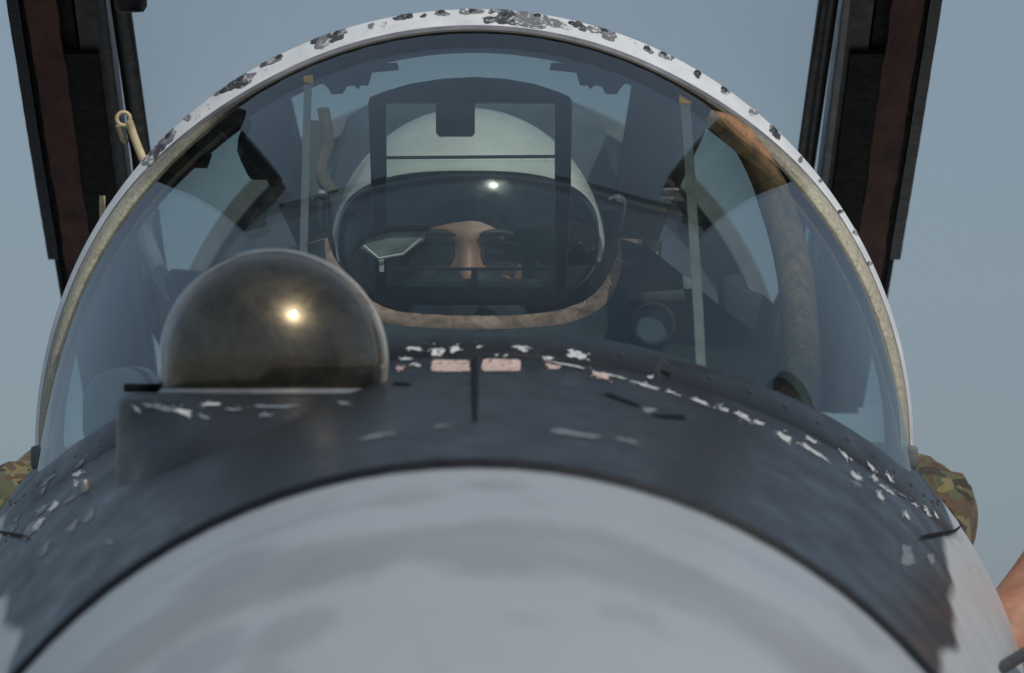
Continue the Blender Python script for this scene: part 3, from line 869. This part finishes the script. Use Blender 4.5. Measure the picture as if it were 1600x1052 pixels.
prism('display_bar', [(612, 436), (868, 436), (868, 447), (612, 447)], HY + .02, HY + .05, M['navy'], hud, .001)
prism('display_stub', [(737, 418), (745, 418), (748, 447), (734, 447)], HY + .012, HY + .03, M['black'], hud)

# ---- latches inside the top of the frame
for s in (-1, 1):
    poly = [(-165, 100), (-120, 98), (-118, 108), (-160, 112), (-166, 132), (-178, 132), (-182, 138), (-190, 132), (-200, 134), (-206, 145), (-224, 146), (-230, 136), (-236, 130), (-262, 128), (-262, 112), (-215, 104)]
    poly = [(CX + s * (-q) if s > 0 else CX + q, b_) for q, b_ in poly]
    prism('frame_latch', poly, .012, .04, M['bulk'], frame, .0008)
prism('frame_latch', [(318, 238), (330, 240), (322, 262), (305, 262), (296, 262), (306, 244)], .01, .04, M['bulk'], frame, .0008)
# tube added for the arm-like shape in the glass, rear view mirror
tp = smooth_path([P(1106, 184, -.055), P(1150, 206, -.055), P(1192, 268, -.06), P(1222, 345, -.07), P(1242, 430, -.12), P(1251, 520, -.20), P(1253, 600, -.27), P(1247, 672, -.31)], 6)
tube('arm_shape_tube', tp, [lerp(.008, .017, min(1, i / 16)) for i in range(len(tp))], M['tubem'], jet, 14)
mp = [(372, 215), (380, 195), (400, 182), (430, 176), (452, 182), (462, 215), (464, 250), (452, 275), (420, 280), (390, 280), (376, 252), (370, 235)]
mir = prism('rear_view_mirror', mp, .06, .10, M['navy'], jet, .004)
tube('mirror_arm', [P(410, 185, .08), P(395, 150, .05)], .007, M['black'], mir, 8)

# ---- ejection seat
seat = prism('ejection_seat', [(500, 330), (540, 180), (600, 150), (880, 150), (940, 180), (985, 330), (1000, 760), (480, 760)], .74, .86, M['bulk'], jet, .02)
prism('reflection_wedge', [(992, 112), (1060, 128), (1124, 158), (1068, 280), (1035, 360), (1002, 440), (975, 470), (960, 436), (962, 300)], .66, .74, M['brownblack'], seat, .004)  # dark windscreen reflection built as a solid wedge, not a seat part
prism('reflection_wedge', [(366, 178), (400, 150), (450, 140), (476, 250), (512, 300), (520, 400), (496, 440), (462, 380), (420, 288)], .66, .74, M['brownblack'], seat, .004)  # its opposite number, also a reflection given solid shape
prism('wedge_mark', [(998, 372), (1022, 380), (1018, 396), (1000, 398)], .65, .66, M['olive'], seat, .001)
for s, (a, b_) in ((-1, (500, 306)), (1, (965, 314))):
    tube('harness_hook', smooth_path([P(a - 8, b_, .40), P(a, b_ - 3, .39), P(a + 6, b_ + 2, .40), P(a + 4, b_ + 20, .42), P(a - 6 * s, b_ + 70, .45)], 4), .005, M['mgrey'], seat, 8)
    tube('harness_strap', smooth_path([P(a - 4, b_ + 10, .43), P(a + 2 * s, b_ + 60, .44), P(a - 8 * s, b_ + 120, .42), P(a - 12 * s, b_ + 200, .40)], 4), .014, M['brownblack'], seat, 8, flat=.4)
tube('harness_strap', smooth_path([P(505, 170, .62), P(512, 220, .60), P(500, 262, .58), P(520, 300, .56)], 4), .007, M['strap'], seat, 8, flat=.4)
tube('harness_strap', smooth_path([P(492, 190, .60), P(486, 260, .58), P(500, 330, .56), P(488, 400, .54)], 4), .009, M['olive'], seat, 8, flat=.4)
# clear hose by the sill
tube('clear_hose', smooth_path([P(232, 330, .2), P(226, 360, .2), P(240, 402, .18), P(262, 450, .15), P(300, 480, .1)], 5), .008, M['ledge'], jet, 10)
prism('map_case', [(248, 430), (270, 420), (330, 424), (335, 500), (275, 500)], .12, .2, M['ledge'], jet, .008)

# ---- spine behind the cockpit, with its pale arch rim
SP = 1.72
def arch_pts(r, y, zc=-.076, n_=64, ex=.12): return [Vector((r * math.cos(math.pi * k_ / n_), y, zc + r * math.sin(math.pi * k_ / n_))) for k_ in range(n_ + 1)]
rows = []
for y, r in ((SP + .03, .375), (SP + .6, .372), (SP + 1.7, .36)):
    a = arch_pts(r, y); rows.append([Vector((r, y, -.35))] + a + [Vector((-r, y, -.35))])
v, f = grid(rows); n = len(rows[0])
f.append(tuple(range(n))); f.append(tuple(len(v) - n + k_ for k_ in range(n)))
spine = mesh_obj('spine_fairing', v, f, M['bulk'], jet, angle=40)
rows = []
for r, y in ((.362, SP + .02), (.362, SP), (.381, SP), (.383, SP + .004), (.383, SP + .05), (.362, SP + .05)):
    rows.append(arch_pts(r, y))
v, f = grid(rows, closed_v=True)
mesh_obj('arch_rim', v, f, M['ledge'], spine, angle=40)

# ---- raised canopy
HINGE = Vector((0, 1.70, -.12)); OPEN = R(19.2)
CM = Matrix.Translation(HINGE) @ Matrix.Rotation(-OPEN, 4, 'X')
def can(x, s, h): return CM @ Vector((x, -s, h))     # s metres forward of the hinge along the rail
def rail(name, s, x0, x1, s0, s1, h0, h1, mat, parent, bev=.0, wob=0.0):
    n_ = 40; rows_ = []
    rr = random.Random(hash(name) % 97 + int(x0 * 1000))
    for k_ in range(n_ + 1):
        q = lerp(s0, s1, k_ / n_)
        sp = .012 * (1 - q / 1.69)
        a, b_ = x0 + sp + rr.uniform(-wob, wob), x1 + sp + rr.uniform(-wob, wob)
        bow = -.012 * math.sin(math.pi * q / 1.69)
        rows_.append([can(s * a, q, h0 + bow), can(s * b_, q, h0 + bow), can(s * b_, q, h1 + bow), can(s * a, q, h1 + bow)])
    v_, f_ = grid(rows_, closed_u=True); f_.append((0, 1, 2, 3)); m_ = len(v_); f_.append((m_ - 1, m_ - 2, m_ - 3, m_ - 4))
    o = mesh_obj(name, v_, f_, mat, parent, angle=30)
    return o
# glass shell first: it carries the frame as its parts
rows_o, rows_i = [], []
for k_ in range(25):
    q = lerp(.05, 1.68, k_ / 24)
    rr_ = interp([(.05, .385), (.5, .42), (1.1, .43), (1.68, .418)], q)
    ht = interp([(.05, .33), (.5, .40), (1.1, .43), (1.68, .42)], q)
    rows_o.append([can(rr_ * math.cos(math.pi * j / 48), q, .03 + ht * math.sin(math.pi * j / 48)) for j in range(49)])
    rows_i.append([can((rr_ - .008) * math.cos(math.pi * j / 48), q, .03 + (ht - .008) * math.sin(math.pi * j / 48)) for j in range(49)])
vo, fo = grid(rows_o); vi, fi = grid(rows_i); k = len(vo)
canopy = mesh_obj('canopy', vo + vi, fo + [tuple(reversed([a + k for a in q])) for q in fi], M['cglass'], jet, angle=60)
for s in (-1, 1):
    rail('side_skin', s, .458, .470, .665, 1.69, -.002, .075, M['blackg'], canopy, wob=.0002)
    rail('side_skin', s, .458, .4635, .40, .664, .0, .05, M['black'], canopy)
    rail('rail', s, .405, .4575, .10, 1.69, .004, .06, M['black'], canopy)
    rail('rubber_seal', s, .419, .451, .10, 1.69, -.004, .006, M['rust'], canopy, wob=.0014)
    rail('inner_rail', s, .378, .402, .10, 1.69, .002, .05, M['dgrey'], canopy)
    rail('rail_recess', s, .384, .419, .10, 1.28, -.003, .01, M['black'], canopy)
    rail('rail_lip', s, .371, .377, .10, 1.69, -.006, .05, M['mgrey'] if s > 0 else M['dgrey'], canopy)
    pts = [can(s * .359, q, .006) for q in (.10, .8, 1.2, 1.69)]
    tube('locking_tube', pts, .0105, M['blackg'], canopy, 12)
rows = []
for rr_, q in ((.420, 1.68), (.420, 1.70), (.434, 1.70), (.434, 1.68)):
    rows.append([can(rr_ * math.cos(math.pi * j / 48), q, .03 + rr_ * 1.0 * math.sin(math.pi * j / 48)) for j in range(49)])
v, f = grid(rows, closed_v=True)
mesh_obj('front_bow', v, f, M['dgrey'], canopy, angle=40)
for s in (-1, 1):
    tube('hinge_arm', [can(s * .385, .52, .03), can(s * .33, .2, .0), can(s * .30, 0, -.06)], .02, M['dgrey'], canopy, 10)
lathe('lock_cylinder', [(.0001, -.002), (.013, -.001), (.0165, .004), (.0168, .05), (.0001, .05)], M['blackg'], canopy, P(204, 17, .32), 'Z', 32)
# cream pull ring and cords hanging on the rail
rp = P(193, 186, .50)
rg = lathe('pull_ring', [(.0068 + .0022 * math.cos(2 * math.pi * k_ / 10), .0022 * math.sin(2 * math.pi * k_ / 10)) for k_ in range(10)], M['cream'], canopy, rp, 'Y', 28, closed=True)
tube('pull_cord', smooth_path([P(202, 190, .50), P(210, 215, .50), P(226, 255, .49), P(240, 290, .48)], 4), .0042, M['cream'], canopy, 10)
tube('pull_cord', smooth_path([P(185, 195, .50), P(193, 218, .51), P(199, 222, .51)], 4), .003, M['cream'], canopy, 10)
tube('pull_cord', smooth_path([P(200, 200, .51), P(208, 240, .51), P(212, 280, .51)], 4), .0022, M['brownblack'], canopy, 10)
tube('rail_stencil_strip', [P(160, 306, .56), P(160, 345, .56)], .003, M['cream'], canopy, 8)

# ---- nose wheel leg under the fuselage
leg = tube('nose_gear_leg', [(0, .9, -.85), (0, .78, -1.55)], .055, M['mgrey'], jet, 16)

# ================================================================== people
def skinned(name, verts, edges, rads, mats, matf=None, sub=3):
    me = bpy.data.meshes.new(name); me.from_pydata([tuple(v_) for v_ in verts], edges, [])
    o = bpy.data.objects.new(name, me); COL.objects.link(o)
    md = o.modifiers.new('skin', 'SKIN'); md.use_smooth_shade = True
    lay = me.skin_vertices[0].data
    for i, r_ in enumerate(rads): lay[i].radius = (r_, r_) if not hasattr(r_, '__len__') else r_
    lay[0].use_root = True
    ss = o.modifiers.new('sub', 'SUBSURF'); ss.levels = sub; ss.render_levels = sub
    bpy.context.view_layer.update()
    dg = bpy.context.evaluated_depsgraph_get()
    nm = bpy.data.meshes.new_from_object(o.evaluated_get(dg))
    bpy.data.objects.remove(o); bpy.data.meshes.remove(me)
    nm.materials.clear()
    nrms = [v_.normal.copy() for v_ in nm.vertices]; cos = [v_.co.copy() for v_ in nm.vertices]
    for v_, q, vn in zip(nm.vertices, cos, nrms):       # creased cloth
        d_ = noise.noise(q * 17 + Vector((3, 1, 2))) * .5 + (1 - abs(noise.noise(Vector((q.x * 22, q.y * 22, q.z * 14))))) ** 3 * .6 - .3
        v_.co = q + vn * (.012 * d_ if not matf or matf(q) == 0 else .0012 * d_)
    for m in mats: nm.materials.append(m)
    if matf:
        for p in nm.polygons: p.material_index = matf(p.center)
    return nm

def hand_chain(V, E, RD, wrist_i, wrist, d, side, up, scale=1.0):
    """palm plus five fingers grown from the wrist; d: direction, side: thumb side, up: back of hand"""
    d, side, up = Vector(d).normalized(), Vector(side).normalized(), Vector(up).normalized()
    palm = wrist + d * .045 * scale
    V.append(palm); RD.append((.020 * scale, .034 * scale)); pi = len(V) - 1; E.append((wrist_i, pi))
    for k_, (off, ln) in enumerate([(.030, .072), (.010, .080), (-.010, .075), (-.030, .058)]):
        prev = pi; base = wrist + d * .088 * scale + side * off * scale
        pts = [base, base + d * ln * .45 * scale - up * .012 * scale, base + d * ln * .8 * scale - up * .034 * scale]
        for j, p in enumerate(pts):
            V.append(p); RD.append((.0092 - .001 * j) * scale); E.append((prev, len(V) - 1)); prev = len(V) - 1
    prev = pi
    for j, p in enumerate([wrist + d * .035 * scale + side * .042 * scale - up * .008, wrist + d * .065 * scale + side * .058 * scale - up * .018, wrist + d * .09 * scale + side * .062 * scale - up * .026]):
        V.append(p); RD.append((.0105 - .001 * j) * scale); E.append((prev, len(V) - 1)); prev = len(V) - 1

def head_mesh(c, rx, ry, rz, tilt=0):
    """face looks towards -Y"""
    nA, nE = 64, 48; rows_ = []
    for i in range(nE + 1):
        el = -math.pi / 2 + math.pi * i / nE; row = []
        for j in range(nA):
            az = 2 * math.pi * j / nA
            x, y, z = math.sin(az) * math.cos(el), -math.cos(az) * math.cos(el), math.sin(el)
            jaw = 1 - .22 * sstep(0, -.8, z)
            p = Vector((x * rx * jaw, y * ry, z * rz))
            if y < 0:
                g = lambda cx, cz, sx, sz: math.exp(-((p.x - cx) / sx) ** 2 - ((p.z - cz) / sz) ** 2)
                d = .022 * g(0, -.030, .012, .016) + .013 * g(0, -.008, .008, .022)        # nose
                d += .007 * g(.028, .020, .024, .008) + .007 * g(-.028, .020, .024, .008)   # brows
                d -= .012 * g(.031, .002, .016, .011) + .012 * g(-.031, .002, .016, .011)   # sockets
                d += .006 * g(0, -.062, .02, .006) - .004 * g(0, -.066, .018, .002) + .006 * g(0, -.072, .016, .005)
                d += .010 * g(0, -.098, .022, .014)
                d += .004 * g(.042, -.025, .018, .018) + .004 * g(-.042, -.025, .018, .018)
                p.y -= d
            row.append(c + p)
        rows_.append(row)
    return grid(rows_, closed_u=True)

def add_geo(me, verts, faces, mi):
    bm = bmesh.new(); bm.from_mesh(me)
    bv = [bm.verts.new(v_) for v_ in verts]
    for f_ in faces:
        try:
            q = bm.faces.new([bv[i] for i in f_]); q.material_index = mi; q.smooth = True
        except ValueError: pass
    bmesh.ops.remove_doubles(bm, verts=bv, dist=1e-6)
    bmesh.ops.recalc_face_normals(bm, faces=bm.faces)
    bm.to_mesh(me); bm.free()

# ---- pilot in the seat, elbows laid over the sills
HC = P(731, 400, .50)
HX, HY0, HZ0 = HC.x, .50, HC.z
V = [Vector((0, .66, -.62)), Vector((0, .68, -.45)), Vector((0, .67, -.28)), Vector((0, .62, -.165)), Vector((HX, .56, -.08)), Vector((HX, .54, .0))]
RD = [(.15, .12), (.15, .11), (.17, .11), (.12, .085), (.06, .06), (.055, .055)]
E = [(0, 1), (1, 2), (2, 3), (3, 4), (4, 5)]
def chain(start, pts):
    prev = start
    for p, r_ in pts:
        V.append(Vector(p)); RD.append(r_); E.append((prev, len(V) - 1)); prev = len(V) - 1
    return prev
for s in (-1, 1):
    wz = chain(3, [((s * .18, .62, -.185), .075), ((s * .33, .56, -.155), .056), ((s * .435, .42, -.158), .048), ((s * .472, .33, -.178), .050), ((s * .41, .26, -.22), .044), ((s * .31, .20, -.33), .038), ((s * .27, .14, -.40), .03)])
    hand_chain(V, E, RD, wz, V[wz], (-s * .4, -.8, -.3), (-s, .2, .2), (0, -.1, 1))
    lz = chain(0, [((s * .14, .50, -.60), .095), ((s * .17, .10, -.52), .075), ((s * .15, -.22, -.75), .055)])
pm = skinned('person', V, E, RD, [M['camo'], M['skin']], lambda c: 1 if c.y < .15 and c.z < -.37 and abs(c.x) > .2 else 0)
hv, hf = head_mesh(Vector((HX, .428, .083)), .078, .098, .104)
add_geo(pm, hv, hf, 1)
pilot = thing('person', (0, .66, -.74), 'pilot in white helmet with dark visor and camouflage sleeves, seated behind the head-up display', 'person')
body = bpy.data.objects.new('body', pm); COL.objects.link(body); put(body, pilot)
pm.shade_smooth()
for s in (-1, 1):
    lathe('eye', [(.0001, -.0118), (.005, -.0106), (.009, -.0075), (.0117, 0), (.009, .0075), (.0001, .0118)], M['eye'], body, (HX + s * .031, .428 - .0655, .085), 'Y', 20)
for s in (-1, 1):
    ex = HX + s * .033
    pl = [(-.024, .004), (-.020, .0085), (0, .010), (.020, .0085), (.025, .003), (.020, -.009), (.004, -.0125), (-.016, -.010)]
    fr = [Vector((ex + a * s, .428 - .0985 + abs(a + .01) * .35, .084 + b_)) for a, b_ in pl]; bk = [p + Vector((0, .003, 0)) for p in fr]
    m_ = len(pl)
    mesh_obj('tinted_lens', fr + bk, [tuple(range(m_)), tuple(range(2 * m_ - 1, m_ - 1, -1))] + [(i, (i + 1) % m_, m_ + (i + 1) % m_, m_ + i) for i in range(m_)], M['shade'], body, smooth=False)
    tube('lens_frame', fr + fr[:1], .0011, M['black'], body, 6)
    tube('eyebrow', smooth_path([Vector((HX + s * q, .428 - .107 + abs(q) * .28, .1035 + dz)) for q, dz in ((.012, -.002), (.026, .001), (.040, 0), (.052, -.004))], 4), [.001, .0018, .0024, .0026, .0026, .0026, .0026, .0026, .0024, .002, .0016, .0012, .0008], M['hair'], body, 8, flat=1.3)
# helmet shell with a face opening
hrx, hry, hrz = .1420, .165, .1525
def helm(x, z, k_=1.0):
    q = 1 - (x / (hrx * k_)) ** 2 - (z / (hrz * k_)) ** 2
    return -hry * k_ * math.sqrt(max(0.0, q))
rows_ = []
for i in range(41):
    el = R(-58) + (math.pi / 2 + R(58)) * i / 40; row = []
    for j in range(81):
        lim = R(180) - lerp(R(62), 0, sstep(R(14), R(30), el))
        az = math.pi + lim * (-1 + 2 * j / 80)
        row.append(Vector((HX + hrx * math.sin(az) * math.cos(el), HY0 - hry * math.cos(az) * math.cos(el), HZ0 + hrz * math.sin(el))))
    rows_.append(row)
v, f = grid(rows_)
rows_i = [[Vector((HX, HY0, HZ0)) + (p - Vector((HX, HY0, HZ0))) * .945 for p in r_] for r_ in rows_]
v2, f2 = grid(rows_i); k = len(v)
fm = [1 if (i // 80) < 15 else 0 for i in range(len(f))]
hel = mesh_obj('helmet', v + v2, f + [tuple(reversed([a + k for a in q])) for q in f2], None, body, angle=60, mats=[M['helmet'], M['black']], fm=fm + [1] * len(f2))
# dark visor housing: from the face opening out to a rounded outline
VC = (732, 372)
opening = [(645, 358), (662, 354), (700, 350), (738, 346), (752, 347), (780, 361), (812, 376), (830, 388), (838, 420), (820, 470), (740, 480), (650, 470), (620, 430), (630, 390)]
def poly_r(poly, c, a):
    dx, dy = math.cos(a), math.sin(a); best = 0
    for (x0, y0), (x1, y1) in zip(poly, poly[1:] + poly[:1]):
        ex, ey = x1 - x0, y1 - y0; den = dx * ey - dy * ex
        if abs(den) < 1e-9: continue
        t = ((x0 - c[0]) * ey - (y0 - c[1]) * ex) / den; u = ((x0 - c[0]) * dy - (y0 - c[1]) * dx) / den
        if t > 0 and -1e-6 <= u <= 1 + 1e-6: best = max(best, t)
    return best
NA = 144; rows_ = []
for t in (0, .03, .15, .35, .6, .8, .93, .985, 1.0):
    row = []
    for j in range(NA):
        a = 2 * math.pi * j / NA
        ca, sa = math.cos(a), math.sin(a)
        ro = 1 / ((abs(ca) / 206) ** 2.9 + (abs(sa) / 104) ** 2.9) ** (1 / 2.9)
        if sa < 0: ro *= 1.0
        ri = min(poly_r(opening, VC, a), ro * .96)
        r_ = lerp(ri, ro, t)
        q = P(VC[0] + r_ * ca, VC[1] + r_ * sa, .40)
        kk = 1.055 - (.05 if t == 1.0 else .012 if t > .98 else 0) - .026 * sstep(.55, .0, t) * (1 if sa < 0 else .4)
        row.append(Vector((q.x, HY0 + helm((q.x - HX), (q.z - HZ0), kk), q.z)))
    rows_.append(row)
rows_ = [[p + Vector((0, .008, 0)) for p in rows_[0]]] + rows_
v, f = grid(rows_, closed_u=True)
mesh_obj('visor', v, f, M['visor'], hel, angle=60)
# oxygen mask and hose
mk = []
for i in range(17):
    el = -math.pi / 2 + math.pi * i / 16
    mk.append([Vector((HX + .062 * math.cos(el) * math.sin(2 * math.pi * j / 40) * (1 - .15 * math.sin(el)), .375 - .078 * math.cos(el) * math.cos(2 * math.pi * j / 40), .020 + .052 * max(-1, min(1, 1.25 * math.sin(el))))) for j in range(40)])
v, f = grid(mk, closed_u=True)
msk = mesh_obj('oxygen_mask', v, f, M['mask'], body, angle=80)
lathe('mask_valve', [(.0001, -.012), (.018, -.011), (.021, -.006), (.021, .02)], M['dgrey'], msk, (HX, .305, .02), 'Y', 28)
hp = smooth_path([(HX, .31, -.01), (HX + .01, .30, -.07), (HX + .05, .33, -.16), (HX + .10, .45, -.26)], 8)
tube('mask_hose', hp, [.017 + .002 * (i % 2) for i in range(len(hp))], M['mask'], msk, 14)

# ---- ground crew: bare forearm laid on the flank, body out of frame
g0 = TILT.inverted() @ Vector((0, 0, 0))
def ground_z(x, y): 
    q = TILT.inverted() @ Vector((x, y, 0)); return q.z
CXX, CYY = .98, .30
gz = ground_z(CXX, CYY)
V = [Vector((CXX, CYY, gz + .95)), Vector((CXX, CYY, gz + 1.12)), Vector((CXX - .01, CYY - .01, gz + 1.30)), Vector((CXX - .02, CYY - .02, gz + 1.43)), Vector((CXX - .03, CYY - .03, gz + 1.52))]
RD = [(.155, .115), (.14, .10), (.165, .115), (.10, .085), (.058, .058)]
E = [(0, 1), (1, 2), (2, 3), (3, 4)]
el_ = P(1640, 925, .12); wr_ = P(1520, 1075, .0)
nb = chain(3, [((CXX - .17, CYY - .10, gz + 1.43), .072), ((lerp(CXX - .17, el_.x, .55), .17, lerp(gz + 1.43, el_.z, .55)), .055), (el_, .047), ((el_ + wr_) / 2, .043), (wr_, .029)])
hand_chain(V, E, RD, nb, V[nb], (-.5, -.5, -.7), (-.3, -.7, .2), (1, 0, .3))
nb2 = chain(3, [((CXX + .17, CYY + .06, gz + 1.42), .072), ((CXX + .24, CYY + .08, gz + 1.14), .048), ((CXX + .20, CYY - .06, gz + .92), .035)])
hand_chain(V, E, RD, nb2, V[nb2], (0, -.2, -1), (0, -1, 0), (1, 0, 0))
for s in (-1, 1):
    chain(0, [((CXX + s * .10, CYY, gz + .86), .095), ((CXX + s * .12, CYY - .03, gz + .48), .065), ((CXX + s * .12, CYY + .02, gz + .09), .045), ((CXX + s * .12, CYY - .16, gz + .045), .04)])
def crew_mat(c):
    if c.x < CXX - .24 or (c.z < gz + 1.14 and c.x > CXX + .17 and c.z > gz + .7): return 1
    if c.z < gz + .96: return 2
    return 0
cm = skinned('person', V, E, RD, [M['camo'], M['skin'], M['cloth'], M['hair']], crew_mat)
hv, hf = head_mesh(Vector((CXX - .04, CYY - .04, gz + 1.64)), .078, .098, .125)
add_geo(cm, hv, hf, 1)
crew = thing('person', (CXX, CYY, gz), 'ground crew member with a bare forearm reaching to the jet flank', 'person')
cb = bpy.data.objects.new('body', cm); COL.objects.link(cb); put(cb, crew); cm.shade_smooth()
hv, hf = head_mesh(Vector((CXX - .04, CYY - .02, gz + 1.66)), .083, .096, .122)
keep = [q for q in hf if sum(hv[i].y for i in q) / 4 > CYY - .06 or sum(hv[i].z for i in q) / 4 > gz + 1.735]
mesh_obj('hair', hv, keep, M['hair'], cb, angle=180)
for s in (-1, 1):
    ec = Vector((CXX - .04 + s * .031, CYY - .04 - .0655, gz + 1.642))
    ey = lathe('eye', [(.0001, -.0118), (.0045, -.0109), (.0046, -.0108), (.009, -.0075), (.0117, 0), (.009, .0075), (.0001, .0118)], M['eye'], cb, ec, 'Y', 20)
    ey.data.materials.append(M['iris'])
    for p in ey.data.polygons:
        if p.center.y < ec.y - .0106: p.material_index = 1
    tube('eyebrow', [Vector((CXX - .04 + s * q, CYY - .04 - .106 + abs(q) * .28, gz + 1.661 + dz)) for q, dz in ((.012, -.002), (.026, .001), (.040, 0), (.052, -.004))], [.0015, .0026, .0024, .001], M['hair'], cb, 8)
# grey bar the hand holds
bar = thing('tool_bar', P(1546, 1060, -.95), 'dark grey metal bar beside the bare forearm at the jet flank', 'tool')
tube('shaft', [P(1546, 1056, -.95), P(1600, 1022, -.5), P(1668, 985, .02)], .0055, M['dgrey'], bar, 12)
tube('grip', [P(1650, 995, -.118), P(1690, 972, .19)], .013, M['black'], bar, 14)

# ---- wheels
for s in (-1, 1):
    gz2 = ground_z(s * .12, .78)
    wl = lathe('nose_wheel', [(.10, -.05), (.25, -.06), (.285, -.045), (.295, 0), (.285, .045), (.25, .06), (.10, .05), (.0001, .05)], M['tyre'], jet, (s * .13, .78, gz2 + .295), 'X', 40)
tube('wheel_axle', [(-.16, .78, ground_z(0, .78) + .295), (.16, .78, ground_z(0, .78) + .295)], .03, M['mgrey'], jet, 12)
